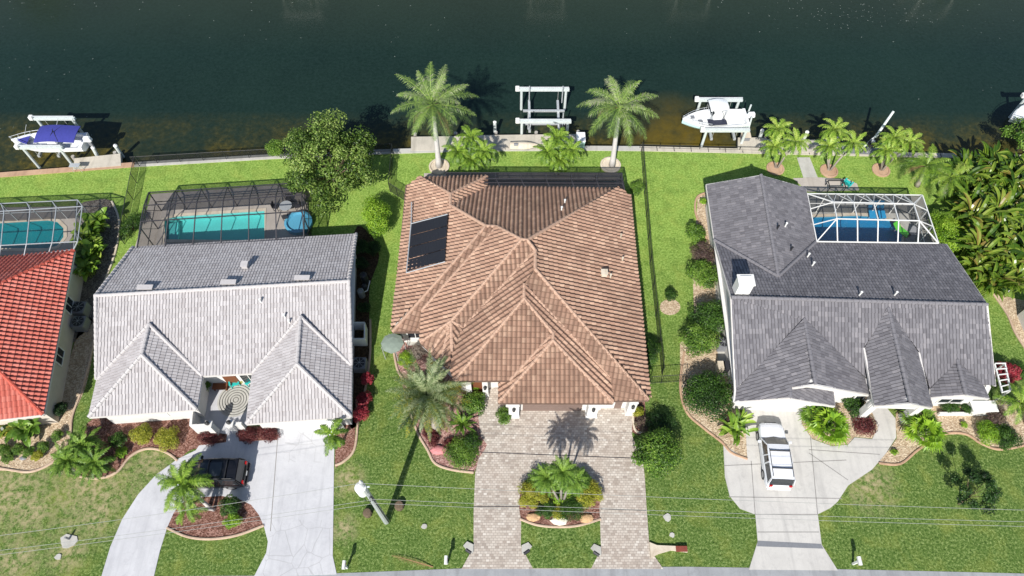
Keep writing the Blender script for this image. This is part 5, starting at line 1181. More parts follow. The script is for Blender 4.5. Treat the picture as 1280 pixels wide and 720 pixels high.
# =================================================================== VEHICLES
def suv(label, loc, rz, paint, L=4.75, Wd=1.88, Ht=1.72, rails=True, sunroof=False):
    t = T('parked_car', label, 'car', loc, rz); h = Wd/2          # nose to +x
    # lower body: lofted cross sections
    st = [(-L/2, .80, .46, .82), (-L/2+.08, .93, .34, .92), (-L/2+.4, .99, .28, .98), (-L*.2, 1.0, .26, 1.0), (L*.12, 1.0, .26, 1.01), (L*.2, .99, .27, 1.0), (L/2-.75, .97, .28, .96), (L/2-.45, .93, .30, .93), (L/2-.25, .86, .33, .88), (L/2-.1, .74, .37, .80), (L/2-.02, .60, .42, .70), (L/2+.02, .42, .46, .6)]
    rings = []
    for x, wf, zb, zt in st:
        w_ = h*wf; rings.append([(x, -w_*.92, zb), (x, -w_, zb+.14), (x, -w_, zt-.2), (x, -w_*.93, zt-.03), (x, -w_*.6, zt+.02), (x, 0, zt+.035), (x, w_*.6, zt+.02), (x, w_*.93, zt-.03), (x, w_, zt-.2), (x, w_, zb+.14), (x, w_*.92, zb)])
    b = mk('body', MB().loft(rings), M[paint], t, local=True, smooth=False)
    hl = MB(); hl.bar((L*.22, -h*.55, 1.02), (L/2-.2, -h*.48, .90), .025, .03); hl.bar((L*.22, h*.55, 1.02), (L/2-.2, h*.48, .90), .025, .03); mk('bonnet_crease', hl, M[paint], b, local=True)
    # greenhouse
    g = []; zb = .98
    for x, wf, z in ((-L/2+.12, .90, zb), (-L/2+.34, .84, Ht-.04), (-L*.18, .86, Ht), (.1, .85, Ht-.01), (L*.09, .81, Ht-.06), (L*.235, .88, zb)): g.append((x, wf*h, z))
    roofp = [g[1], g[2], g[3], g[4]]; rb = MB(); rr = []
    for x, w_, z in roofp: rr.append([(x, -w_, z-.07), (x, -w_*.93, z-.01), (x, 0, z+.03), (x, w_*.93, z-.01), (x, w_, z-.07)])
    rb.loft(rr, closed=False, cap=False); rb.loft([[(p[0], p[1], p[2]-.05) for p in r_] for r_ in rr], closed=False, cap=False)
    rf_ = mk('roof', rb, M[paint], t, local=True)
    # side glass, windscreen, rear glass
    for sd in (-1, 1):
        sg = MB(); lo = [(g[0][0]+.06, sd*h*.935, zb-.02), (-L*.16, sd*h*.945, zb-.02), (L*.06, sd*h*.945, zb-.02), (g[5][0]-.04, sd*h*.93, zb-.02)]; hi = [(g[1][0]+.02, sd*g[1][1]*.995, g[1][2]-.08), (g[2][0], sd*g[2][1]*.995, g[2][2]-.08), (L*.02, sd*g[3][1]*.995, g[3][2]-.08), (g[4][0], sd*g[4][1]*.995, g[4][2]-.08)]
        for i in range(3): sg.add([lo[i], lo[i+1], hi[i+1], hi[i]], [(0, 1, 2, 3)])
        mk('side_window', sg, M['glass'], t, local=True); pl = MB()
        for lo_, hi_, ww in ((lo[0], hi[0], .14), (lo[1], hi[1], .09), ((lo[1][0]*.45+lo[2][0]*.55, lo[1][1], lo[1][2]), (hi[1][0]*.45+hi[2][0]*.55, hi[2][1], hi[2][2]), .08), (lo[3], hi[3], .08)): pl.bar(Vector(lo_)+Vector((0, sd*.012, 0)), Vector(hi_)+Vector((0, sd*.012, 0)), .04, ww, Vector((1, 0, 0)))
        mk('pillar', pl, M[paint], t, local=True)
        mm = MB(); mm.box((L*.17, sd*(h+.14), 1.05), (.16, .24, .17)); mk('wing_mirror', mm, M[paint], t, local=True, bevel=.03)
        if rails:
            rl = MB(); rl.tube([(g[1][0]+.15, sd*g[2][1]*.86, Ht), (g[1][0]+.25, sd*g[2][1]*.86, Ht+.07), (g[3][0]-.15, sd*g[2][1]*.86, Ht+.07), (g[3][0]-.02, sd*g[2][1]*.86, Ht)], .022, 6); mk('roof_rail', rl, M['black'], t, local=True)
        for zz, nm, mt, xx, sx in ((.72, 'headlight', 'lamp', L/2-.1, .16), (.86, 'tail_light', 'red', -L/2+.06, .1)): mk(nm, MB().box((xx-(.12 if nm == 'headlight' else 0), sd*h*.72, zz), (sx, .22, .16 if nm == 'headlight' else .34)), M[mt], t, local=True, bevel=.02)
        for xw in (-L*.29, L*.30):
            w_ = mk('wheel', MB().tube([(xw, sd*(h-.24), .36), (xw, sd*(h+.005), .36)], .30, 16), M['rim'], t, local=True); ty = MB(); n = 20; rr = []
            for a in range(n+1):
                a_ = a*2*math.pi/n; c_, s__ = math.cos(a_), math.sin(a_); rr.append([(xw+c_*.23, sd*(h-.25), .36+s__*.23), (xw+c_*.36, sd*(h-.24), .36+s__*.36), (xw+c_*.36, sd*(h-.0), .36+s__*.36), (xw+c_*.23, sd*(h+.01), .36+s__*.23)])
            ty.loft(rr, cap=False, closed=True); mk('tyre', ty, M['tyre'], w_, local=True)
    ws = MB(); a, c = g[4], g[5]; ws.loft([[(a[0]-.01, -a[1]*.95, a[2]-.03), (a[0]+.03, 0, a[2]+.0), (a[0]-.01, a[1]*.95, a[2]-.03)], [(c[0], -c[1]*.97, c[2]), (c[0]+.12, 0, c[2]+.03), (c[0], c[1]*.97, c[2])]], cap=False, closed=False); mk('windscreen', ws, M['glass'], t, local=True)
    rg = MB(); a, c = g[1], g[0]; rg.loft([[(a[0]-.02, -a[1]*.9, a[2]-.05), (a[0]-.02, a[1]*.9, a[2]-.05)], [(c[0]-.02, -c[1]*.92, c[2]+.02), (c[0]-.02, c[1]*.92, c[2]+.02)]], cap=False, closed=False); mk('rear_window', rg, M['glass'], t, local=True)
    if rails:
        for x in (-L*.28, -L*.02): mk('roof_crossbar', MB().tube([(x, -g[2][1]*.86, Ht+.10), (x, g[2][1]*.86, Ht+.10)], .042, 6), M['black'], t, local=True)
    if sunroof: mk('sunroof', MB().box((-.25, 0, Ht+.035), (1.5, .95, .02)), M['glass'], rf_, local=True)
    for bx, bw_ in ((L/2-.04, .66), (-L/2, .86)): mk('bumper', MB().box((bx, 0, .46), (.15, Wd*bw_, .21)), M[paint if paint == 'paintW' else 'black'], t, local=True, bevel=.03)
    mk('grille', MB().box((L/2+.0, 0, .64), (.06, .8, .16)), M['black'], t, local=True); mk('licence_plate', MB().box((-L/2-.03, 0, .7), (.02, .32, .16)), M['white'], t, local=True)
    wp = MB(); wp.bar((g[5][0]+.02, -.5, zb+.03), (g[5][0]-.22, -.1, zb+.16), .02); wp.bar((g[5][0]+.04, .1, zb+.03), (g[5][0]-.2, .45, zb+.16), .02); mk('wiper', wp, M['black'], t, local=True)
    return t
a = P(964, 532, .9); b = P(975, 604, .9); dv = (a-b); c = (a+b)/2
suv('white sport utility car with roof rails on the slate house driveway', (c.x, c.y, .04), math.atan2(dv.y, dv.x), 'paintW')
a = P(306, 590, 1.0); c = Vector((a.x-2.35, a.y-.05, 0)); suv('black sport utility car in the light curved driveway under a palm', (c.x, c.y, .04), R(181), 'paintK', sunroof=True, rails=True)
# =================================================================== STREET THINGS
base = P(483, 652); t = T('utility_pole', 'tall concrete utility pole with a white transformer on the centre left lawn', 'utility pole', base); top = base+Vector((-.05, 0, 9.4))
mk('pole', MB().tube([base, top], [.2, .13], 10), M['alum'], t)
c = P(452, 612, 8.2); mb = MB(); mb.tube([c+Vector((0, 0, -.55)), c+Vector((0, 0, .45)), c+Vector((0, 0, .52))], [.32, .34, .2], 16); tf = mk('transformer', mb, M['white'], t); mk('bushing', MB().tube([c+Vector((.05, .12, .5)), c+Vector((.05, .12, .85))], [.06, .04], 8), M['brick'], tf)
mk('bracket', MB().bar(top-Vector((0, 0, 1.3)), c, .08), M['galv'], t); mk('insulator', MB().tube([top, top+Vector((0, 0, .12)), top+Vector((0, 0, .35))], [.04, .09, .03], 8), M['white'], t)
mb = MB(); mb.bar(top-Vector((.5, 0, .9)), top+Vector((.35, 0, -.9)), .08); mk('crossarm', mb, M['galv'], t)
for dz in (2.6, 3.2): mk('insulator', MB().tube([top+Vector((.15, -.15, -dz)), top+Vector((.3, -.2, -dz+.1))], .06, 8), M['acdark'], t)
cb_ = MB(); cb_.tube([c+Vector((0, 0, .3)), c+Vector((.1, -.4, -.9)), c+Vector((.3, -.3, -1.6)), top-Vector((0, 0, 2.5))], .02, 5); cb_.tube([top+Vector((.16, -.1, -2.5)), base+Vector((.23, -.1, .1))], .035, 5); mk('cable', cb_, M['black'], t)
def wires(p0, p1, label, sag=.5, r_=.011):
    a, b = P(*p0), P(*p1); pts = []
    for i in range(25): q = i/24; p = a.lerp(b, q); p.z -= sag*4*q*(1-q); pts.append(p)
    tag(mk('overhead_wire', MB().tube(pts, r_, 4), M['wire']), label, 'overhead wire')
wires((450, 604, 9.5), (1400, 641, 9.0), 'uppermost overhead wire running right from the utility pole'); wires((470, 624, 6.9), (1400, 655, 6.9), 'middle overhead wire running right from the utility pole'); wires((470, 629, 6.4), (1400, 661, 6.6), 'lowest overhead wire running right from the utility pole')
wires((450, 604, 9.5), (-120, 684, 9.0), 'upper overhead wire running left from the utility pole'); wires((470, 624, 6.9), (-120, 702, 6.9), 'lower overhead wire running left from the utility pole'); wires((470, 629, 6.4), (-120, 708, 6.5), 'second lower overhead wire running left from the utility pole', .4)
def mailbox(px, py, label, rz=0):
    c = P(px, py); t = T('mailbox', label, 'mailbox', c, rz); mk('post', MB().box((0, 0, .5), (.13, .13, 1.0)), M['white'], t, local=True); mb = MB(); rings = []
    for y in (-.26, .26): rings.append([(-.11, y, 1.0), (-.11, y, 1.14)]+[(.11*math.cos(a), y, 1.14+.11*math.sin(a)) for a in (2.4, 1.57, .7)]+[(.11, y, 1.14), (.11, y, 1.0)])
    mb.loft(rings); mk('box', mb, M['white'], t, local=True); mk('flag', MB().box((.125, .05, 1.15), (.01, .03, .16)), M['red'], t, local=True)
mailbox(434, 710, 'white mailbox on a post left of the brown house lawn, beside the wide light driveway'); mailbox(559, 704, 'white mailbox on a post left of the paver driveway'); mailbox(1066, 705, 'white mailbox on a post at the right of the slate house driveway')
def headwall(px, py, dx, label):
    c = P(px, py); t = T('culvert_headwall', label, 'culvert', c); mb = MB(); pts = [(0, .1), (.45*dx, .3), (.7*dx, .02), (.5*dx, -.2), (.1*dx, -.5), (0, -.4)]
    if dx < 0: pts.reverse()
    mb.prism(pts, 0, .14); mk('headwall', mb, M['conc'], t, local=True); mk('pipe_mouth', MB().tube([(.14*dx, -.44, .06), (.5*dx, -.2, .06)], .12, 8), M['acdark'], t, local=True)
headwall(652, 684, 1, 'stone culvert end at the left side of the island lawn'); headwall(751, 686, -1, 'stone culvert end at the right side of the island lawn'); headwall(592, 683, -1, 'stone culvert end at the left edge of the paver driveway')
c = P(812, 686); t = T('culvert_headwall', 'long stone culvert wing with a red brick end right of the paver driveway', 'culvert', c); mb = MB(); mb.prism([(0, .4), (.5, .2), (1.7, .15), (2.5, .1), (2.5, -.25), (1.4, -.12), (.55, -.35), (0, -.6)], 0, .18); mk('headwall', mb, M['stone'], t, local=True); mk('brick_cap', MB().box((2.1, -.05, .22), (.75, .36, .1)), M['brick'], t, local=True)
for x, y, r_, lb in ((460, 642, .32, 'dark round utility lid left of the pole'), (499.5, 633, .34, 'dark grey utility box right of the pole'),):
    c = P(x, y); mb = MB(); mb.lathe(c, [(r_, 0), (r_, .3), (r_*.8, .42), (0, .44)], 10); tag(mk('utility_pedestal', mb, M['bark']), lb, 'utility box')
for x, y, r_, lb in ((530, 658, .2, 'small pale stone cover in the lawn right of the pole'), (834, 647, .3, 'irregular pale stone cover right of the paver driveway'), (840, 669, .2, 'small round pale cover below the irregular one'), (86, 676, .6, 'large pale concrete cover on the left lawn'), (73, 696, .25, 'small pale cover at the bottom left lawn')):
    c = P(x, y); rnd = random.Random(int(x)); mb = MB(); mb.prism([(c.x+math.cos(a*.7)*r_*rnd.uniform(.7, 1.15), c.y+math.sin(a*.7)*r_*rnd.uniform(.6, 1)) for a in range(9)], 0, .06); tag(mk('valve_cover', mb, M['conc']), lb, 'ground cover')
c = P(87, 674); t = T('marker_post', 'short dark post on the pale cover of the left lawn', 'post', c); mk('post', MB().tube([c, c+Vector((0, 0, .55))], .07, 6), M['acgrey'], t)
# fallen frond
c = P(515, 708); mb = MB(); frond(mb, Vector((c.x+1.4, c.y-.05, .05)), math.pi-.25, .18, 2.9, .4, .38, 30, .03, random.Random(3), hang=.1); tag(mk('fallen_palm_frond', mb, M['straw']), 'dry brown palm frond fallen at the road edge', 'palm frond')
for v in ():
    pass
# =================================================================== SMALL YARD THINGS
def acunit(px, py, label, s_=.85, round_=False):
    c = P(px, py, s_); t = T('air_conditioner', label, 'air conditioner', (c.x, c.y, 0)); mk('casing', MB().box((0, 0, s_*.48), (s_, s_, s_*.9)), M['acgrey'], t, local=True, bevel=.04)
    mk('fan_grille', MB().lathe((0, 0, s_*.94), [(s_*.44, 0), (s_*.44, .03), (s_*.34, .05), (s_*.12, .05), (0, .07)], 18), M['acdark'], t, local=True); mb = MB()
    for i in range(8): a = i*.785; mb.bar((0, 0, s_*.94+.07), (math.cos(a)*s_*.42, math.sin(a)*s_*.42, s_*.94+.055), .014)
    mk('fan_guard', mb, M['alum'], t, local=True)
acunit(97, 383, 'air conditioner with dark fan beside the red roofed house', 1.05); acunit(449, 453, 'air conditioner in the white enclosure east of the light grey house', .95); acunit(97, 401, 'lower air conditioner beside the red roofed house', 1.0)
acunit(905, 427, 'air conditioner between bushes at the west side of the slate house', .9)
t = T('pool_equipment', 'dark pool pump and filter beside the light grey roofed house', 'pool pump', P(455, 355)); c = P(455, 352, .5)
for dx, dy, r_, h_, nm in ((0, .3, .3, 1.1, 'filter_tank'), (.1, -.5, .22, .7, 'pump'), (-.1, -1.1, .26, .9, 'heater')): mk(nm, MB().tube([(c.x+dx, c.y+dy, 0), (c.x+dx, c.y+dy, h_), (c.x+dx, c.y+dy, h_+.1)], [r_, r_, r_*.5], 12), M['acdark' if nm != 'heater' else 'acgrey'], t)
mk('pipe', MB().tube([(c.x+.3, c.y+.3, .1), (c.x+.5, c.y, .6), (c.x+.4, c.y-.9, .6), (c.x, c.y-1.1, .5)], .04, 6), M['white'], t)
ew = MB(); e_ = W([(442, 412), (459, 412), (459, 432), (442, 432)]); 
for i in range(3): ew.bar(e_[i]+Vector((0, 0, .6)), e_[i+1]+Vector((0, 0, .6)), .1, 1.2)
tag(mk('equipment_fence', ew, M['white']), 'white box shaped screen east of the light grey roofed house', 'screen fence')
for i, (x, y, mt) in enumerate(((902, 456, 'stone'), (909, 456, 'acdark'))):
    c = P(x, y, 1); t = T('wheelie_bin', ['tan wheeled bin west of the slate roofed house', 'dark wheeled bin west of the slate roofed house'][i], 'bin', (c.x, c.y, 0)); mk('bin', MB().box((0, 0, .5), (.5, .58, .95)), M[mt], t, local=True, bevel=.04); mk('lid', MB().box((0, 0, 1.0), (.56, .66, .08)), M[mt], t, local=True, bevel=.02)
c = P(896, 462); sheet('side_path', [(893, 330), (902, 330), (914, 400), (916, 470), (898, 470), (896, 415)], 'conc', .04)
# white side trellis right of the slate house
t = T('trellis', 'white pergola frame against the right end of the slate roofed house', 'trellis', P(1248, 480)); a_, b_, c_, d_ = P(1243, 455, 2.4), P(1253, 491, 2.4), P(1256, 455, 2.3), P(1263, 488, 2.3)
mb = MB()
for p, q in ((a_, b_), (c_, d_)): mb.bar(p, q, .09, .12)
mk('beam', mb, M['white'], t)
for i in range(6): mk('rafter', MB().bar(a_.lerp(b_, i/5)+Vector((0, 0, .1)), c_.lerp(d_, i/5)+Vector((0, 0, .12)), .07), M['white'], t)
for p in (c_, d_): mk('post', MB().bar((p.x, p.y, 0), (p.x, p.y, 2.25), .1), M['white'], t)
c = P(1230, 508, 1.0); mb = MB(); mb.box((c.x, c.y, .5), (1.7, .7, 1.0)); mb.box((c.x, c.y, 1.03), (1.85, .85, .06)); tag(mk('utility_cabinet', mb, M['white']), 'white low cabinet at the right front corner of the slate roofed house', 'cabinet')
mb = MB(); c = P(1202, 516, .45); mb.box((c.x, c.y, .22), (3.2, .14, .45)); tag(mk('planter_wall', mb, M['stuccoW']), 'low white planter wall under the right gable of the slate roofed house', 'planter')
# white roof corner of the next property
c = P(1318, 394, 2.4); t = T('shed', 'white flat roofed shed corner cut off by the right edge', 'shed', (c.x, c.y, 0)); mk('wall', MB().box((0, 0, 1.1), (1.9, 2.6, 2.2)), M['stuccoW'], t, local=True); mk('roof', MB().box((0, 0, 2.3), (2.2, 2.9, .16)), M['white'], t, local=True)
# patio things behind the slate house
chairs(1060, 229, .8, 'turquoise garden chair beside the dark table frame behind the slate house')
t = T('patio_table', 'dark square table frame on the patio behind the slate house', 'table', P(1046, 230)); c = P(1046, 230, .7); mb = MB()
for sx, sy, ex, ey in ((-1, -1, 1, -1), (1, -1, 1, 1), (1, 1, -1, 1), (-1, 1, -1, -1)): mb.bar((c.x+sx*.7, c.y+sy*.4, .7), (c.x+ex*.7, c.y+ey*.4, .7), .07)
mk('top', mb, M['black'], t)
for sx in (-1, 1):
    for sy in (-1, 1): mk('leg', MB().bar((c.x+sx*.7, c.y+sy*.4, 0), (c.x+sx*.7, c.y+sy*.4, .68), .05), M['black'], t)
# cage D interior
def lounger(px, py, rz, mat, label):
    c = P(px, py, .3); t = T('sun_lounger', label, 'lounger', (c.x, c.y, .06), rz); mk('bed', MB().box((-.2, 0, .3), (1.2, .62, .08)), M[mat], t, local=True, bevel=.02); mk('backrest', MB().box((.62, 0, .48), (.62, .62, .07), rot=Matrix.Rotation(-.6, 3, 'Y')), M[mat], t, local=True, bevel=.02)
    for x in (-.7, .4):
        for y in (-.26, .26): mk('leg', MB().box((x, y, .13), (.05, .05, .26)), M['alum'], t, local=True)
lounger(1090, 264, 1.4, 'bluetoy', 'left blue lounger by the deep blue pool'); lounger(1101, 264, 1.5, 'bluetoy', 'right blue lounger by the deep blue pool'); lounger(1127, 289, 2.2, 'greentoy', 'bright green float lounger at the right of the deep blue pool'); lounger(1139, 296, 1.0, 'acgrey', 'grey lounger in the right corner of the white caged deck')
# cage B patio set
t = T('patio_table', 'round table on the shaded deck under the broadleaf tree', 'table', P(357, 257)); c = P(357, 257, .75); mk('top', MB().lathe((c.x, c.y, .72), [(.55, 0), (.55, .04), (0, .05)], 18), M['alum'], t); mk('pedestal', MB().tube([(c.x, c.y, .06), (c.x, c.y, .72)], .06, 8), M['black'], t)
for i, (dx, dy, lb) in enumerate(((-.95, .1, 'dark patio chair west of the round table'), (.1, -1.0, 'dark patio chair south of the round table'), (.95, .2, 'dark patio chair east of the round table'), (0, .95, 'dark patio chair north of the round table'))):
    q = T('patio_chair', lb, 'chair', (c.x+dx, c.y+dy, .06), math.atan2(-dy, -dx)); mk('seat', MB().box((0, 0, .42), (.48, .48, .06)), M['woodb' if i > 4 else 'acdark'], q, local=True, bevel=.02); mk('backrest', MB().box((-.25, 0, .7), (.05, .48, .5)), M['acdark'], q, local=True)
    for x in (-.2, .2):
        for y in (-.2, .2): mk('leg', MB().box((x, y, .2), (.04, .04, .4)), M['acdark'], q, local=True)
mb = MB(); c = P(373, 278, .4); mb.lathe((c.x, c.y, .06), [(1.15, 0), (1.2, .45), (1.0, .5), (.9, .3), (0, .28)], 20); tag(mk('hot_tub', mb, M['plasterD']), 'pale blue round spa tub in the right corner of the bronze cage', 'spa tub')
# stones
for x, y, s_, mt, lb in ((667, 647, .42, 'rockor', 'orange tan rock at the left of the island bed'), (699, 651, .5, 'rockwh', 'low white rock in the middle of the island bed'), (733, 648, .42, 'rockor', 'orange tan rock at the right of the island bed'), (548, 563, .45, 'rockpk', 'pink boulder in the front left bed of the brown house'), (127, 580, .3, 'rockwh', 'small grey white rock in the mulch beside the curved drive'), (1078, 525, .2, 'rockwh', 'small pale rock beside the slate house entry bed'), (29, 573, .22, 'acgrey', 'small grey stone among ball shrubs at far left')):
    c = P(x, y); rnd = random.Random(int(x)); mb = MB(); rings = []
    for k in range(5):
        q = k/4; rings.append([(c.x+math.cos(a*.7854)*s_*1.3*math.cos(q*1.35)*rnd.uniform(.75, 1.15), c.y+math.sin(a*.7854)*s_*.8*math.cos(q*1.35)*rnd.uniform(.75, 1.15), math.sin(q*1.5)*s_*.7) for a in range(8)])
    mb.loft(rings); tag(mk('garden_rock', mb, M[mt]), lb, 'rock')
for x, y, lb in ((75, 0, ''),): pass
# =================================================================== FENCES
FW = lambda l: [P(x, y, 0) for x, y in l]
fence(FW([(801, 190), (812, 330), (827, 468)]), 1.25, 'long black chain link fence between the brown and slate houses', step=2.6)
fence(FW([(812, 480), (826, 479), (856, 477)]), 1.35, 'black picket gate section between the brown house and the bushes', panel=False, pickets=.13, step=1.5)
fence(FW([(492, 192), (488, 240)]), 1.3, 'black mesh fence from the canal to the oval hedge', step=1.8)
fence(FW([(488, 240), (507, 252)]), 1.3, 'short black mesh fence joining the hedge to the brown house', step=1.0)
fence(FW([(175, 208), (167, 250), (156, 305)]), 1.3, 'chain link fence between the red and light grey roofed yards', mats=('dkmetal', 'mesh'), step=2.0)
fence([p+Vector((0, .25, .1)) for p in FW([(168, 209), (340, 199), (490, 192.5)])], 1.1, 'black mesh fence along the seawall behind the light grey roofed house', step=2.0)
fence([p+Vector((0, .35, .1)) for p in FW([(800, 189), (950, 192.5)])], .5, 'low dark rail along the seawall behind the bright lawn', panel=False, step=2.0)
# =================================================================== PLANTS
def gp(x, y): return P(x, y, 0)
palm(gp(549, 208), P(542, 143, 6.4), 34, 3.8, 'lf_royal', 'tall royal palm left of the empty boat lift', name='royal_palm', ll=.85, nl=64, wd=.04, r0=.26, r1=.17, trunk='trunkR', shaft=1.2, seed=11, elr=(-.45, 1.35), droop=(.8, 1.3))
palm(gp(765, 207), P(773, 145, 6.2), 29, 3.7, 'lf_royal', 'tall royal palm right of the empty boat lift', name='royal_palm', ll=.85, nl=64, wd=.04, r0=.25, r1=.16, trunk='trunkR', shaft=1.1, seed=23, elr=(-.5, 1.35), droop=(1.0, 1.5))
def clump(cx, cy, heads, base, label, mat, grp, seed, L=1.5, n=16, ll=.42):
    """several leaning trunks from one foot: one clump is one thing"""
    n = int(n*1.35); b0 = gp(*base); t = T('palm_clump', label, 'palm tree', b0, 0, grp)
    for i, (x, y, z) in enumerate(heads):
        top = P(x, y, z); rnd = random.Random(seed+i); mk('trunk', MB().tube([b0+Vector((.1*i, 0, 0)), b0.lerp(top, .5)-Vector((0, 0, .15)), top], [.1, .08, .06], 8), M['trunk'], t, smooth=True); cb = MB()
        for k in range(n):
            q = k/(n-1); frond(cb, top, k*2.39996+i, 1.25-1.55*q**.85, L*rnd.uniform(.85, 1.1), rnd.uniform(1.1, 1.9), ll, 30, .07 if ll > .35 else .045, rnd, vb=min(.95, max(.05, .8-.6*q+rnd.gauss(0, .1))), twist=rnd.uniform(-.3, .3))
        mk('crown', cb, M[mat], t)
    return t
clump(0, 0, [(588, 172, 3.4), (572, 189, 2.8), (605, 190, 2.9), (590, 200, 2.2)], (588, 208), 'bushy palm group to the right of the left royal palm', 'lf_palm', None, 41, L=1.45)
clump(0, 0, [(697, 172, 3.4), (684, 190, 2.9), (714, 188, 3.0), (700, 200, 2.2)], (697, 212), 'bushy palm group behind the middle of the dark screens', 'lf_palm', None, 51, L=1.45)
clump(0, 0, [(972, 161, 3.2), (968, 183, 2.4), (995, 178, 2.9)], (969, 210), 'leftmost of three lime green palm groups by the grey dock', 'lf_lime', None, 61, L=1.5)
clump(0, 0, [(1043, 162, 3.2), (1036, 183, 2.4), (1067, 180, 2.9)], (1035, 213), 'middle of three lime green palm groups by the grey dock', 'lf_lime', None, 71, L=1.5)
clump(0, 0, [(1118, 172, 3.2), (1108, 188, 2.6), (1137, 178, 3.0)], (1100, 213), 'right lime green palm group beside the slanting davit pole', 'lf_lime', None, 81, L=1.5)
palm(gp(1146, 232), P(1158, 207, 3.2), 20, 2.6, 'lf_palm', 'large feathery palm right of the white pool cage', ll=.6, nl=34, wd=.05, seed=91, r0=.2, r1=.14, droop=(1.1, 1.7)); palm(gp(1176, 248), P(1188, 222, 3.0), 18, 2.4, 'lf_lime', 'yellow green feathery palm leaning toward the jungle plants', ll=.6, nl=34, wd=.05, seed=95, r0=.18, r1=.12, droop=(1.1, 1.8))
tc = P(411, 203, 3.6); tree((tc.x, tc.y-.1, 0), 6.6, 4.0, 'lf_tree', 'big round broadleaf tree beside the bronze pool cage', leaf=.21, lumps=44, count=21000, ctr=tc, zf=.95, lr=.23)
c = P(1225, 610, 2.0); tree(P(1198, 630), 2.6, 1.6, 'lf_deep', 'sparse dark young tree on the right front lawn', leaf=.13, lumps=14, count=4200, ctr=c, lr=.26, zf=.55, seed=9)
bush(820, 567, 1.72, 3.0, 'lf_mid', 'large round glossy tree right of the paver driveway', 'tree', 'round_tree', leaf=.16, lumps=22, dens=1.1)
bush(471, 272, .95, 2.6, 'lf_bright', 'tall oval hedge shrub beside the mesh fence corner', 'hedge', 'oval_hedge', ry=2.3, leaf=.12, lumps=24)
for a in ((879, 345, 1.35, 1.9, 'lf_mid', 'round bush behind the pinkish shrub west of slate house'), (869, 291, .9, 1.4, 'lf_mid', 'small round bush on the bright lawn edge near the back corner'), (887, 398, 1.5, 2.2, 'lf_dark', 'upper of two merged bushes west of the slate roof'), (873, 425, 1.5, 2.0, 'lf_mid', 'lower of two merged bushes west of the slate roof'), (885, 495, 1.95, 2.4, 'lf_dark', 'large dark bush at the left front corner of the slate house')): bush(*a, leaf=.14, lumps=18)
bush(879, 318, 1.2, 1.4, 'lf_purple', 'pinkish brown shrub west of the slate roof', leaf=.1, dens=.7); bush(879, 252, .35, .6, 'lf_bright', 'tiny round shrub at the back corner of the slate house', leaf=.08); bush(838, 370, .55, .9, 'lf_dark', 'dark little shrub above the tan gravel circle', leaf=.1)
bush(1183, 292, 1.1, 2.2, 'lf_bright', 'bright green hedge right of the white pool cage', 'hedge', 'hedge', ry=2.2, leaf=.13, lumps=20); bush(1176, 272, .8, 1.8, 'lf_mid', 'small shrub at the back right of the white pool cage', leaf=.12)
bush(796, 236, .7, 1.1, 'lf_mid', 'small shrub at the back right corner of the brown house', leaf=.11); bush(812, 440, .75, 1.4, 'lf_dark', 'dark narrow shrub beside the right wall of the brown house', leaf=.11, ry=1.3)
bush(505, 296, .25, .5, 'lf_bright', 'tiny green plant at the left wall of the brown house', leaf=.08)
# --- brown house front left bed
palm(gp(545, 535), P(533, 494, 2.9), 90, 3.3, 'lf_silver', 'large silvery date palm in the front left bed of the brown house', name='date_palm', ll=.5, nl=60, wd=.045, r0=.3, r1=.26, seed=5, elr=(-.35, 1.35), droop=(.7, 1.25), hang=.1)
palm(P(578, 532), P(578, 530, .45), 34, 1.15, 'lf_mid', 'spiky green cycad beside the silvery date palm', name='cycad', cat='cycad', ll=.16, nl=34, wd=.06, seed=7, elr=(.05, 1.2), droop=(.3, .6), hang=.1)
bush(508, 450, .72, .9, 'lf_bright', 'lime green mound shrub at the top of the front left bed', leaf=.09); bush(523, 440, .75, 1.0, 'lf_bare', 'greyish bare twiggy shrub by the small white patio', leaf=.1, dens=.5)
bush(592, 504, 1.05, 1.3, 'lf_mid', 'glossy round shrub left of the entry path', leaf=.13); bush(593, 481, .5, 1.0, 'lf_bright', 'bright small shrub beside the entry pillar', leaf=.1); bush(541, 549, .55, .5, 'lf_maroon', 'dark red low plants under the date palm', leaf=.1); bush(536, 540, .5, .5, 'lf_maroon', 'second dark red low plant under the date palm', leaf=.1)
bush(577, 566, 1.4, .8, 'lf_mid', 'wide low green shrub at the bottom of the front left bed', ry=1.25, leaf=.1, lumps=16); bush(590, 552, .7, .8, 'lf_dark', 'small dark shrub beside the curve of the entry path', leaf=.1); bush(562, 555, .5, .5, 'lf_maroon', 'reddish brown low plant in the middle of the front left bed', leaf=.08)
bush(555, 447, .55, 1.3, 'lf_deep', 'dark upright plant against the turret wall', leaf=.11); bush(630, 520, .5, .9, 'lf_mid', 'narrow green shrub left of the garage pillar', leaf=.1, ry=.85); bush(564, 458, .5, 1.4, 'lf_deep', 'second dark plant beside the turret wall', leaf=.1)
bush(803, 530, .62, .8, 'lf_purple', 'purple brown shrub by the right garage corner', leaf=.09); bush(798, 515, .45, .7, 'lf_yellow', 'yellowish little shrub at the right garage corner', leaf=.09); bush(826, 532, 1.0, 1.4, 'lf_deep', 'dark loose shrub behind the large round tree', leaf=.11, dens=.7)
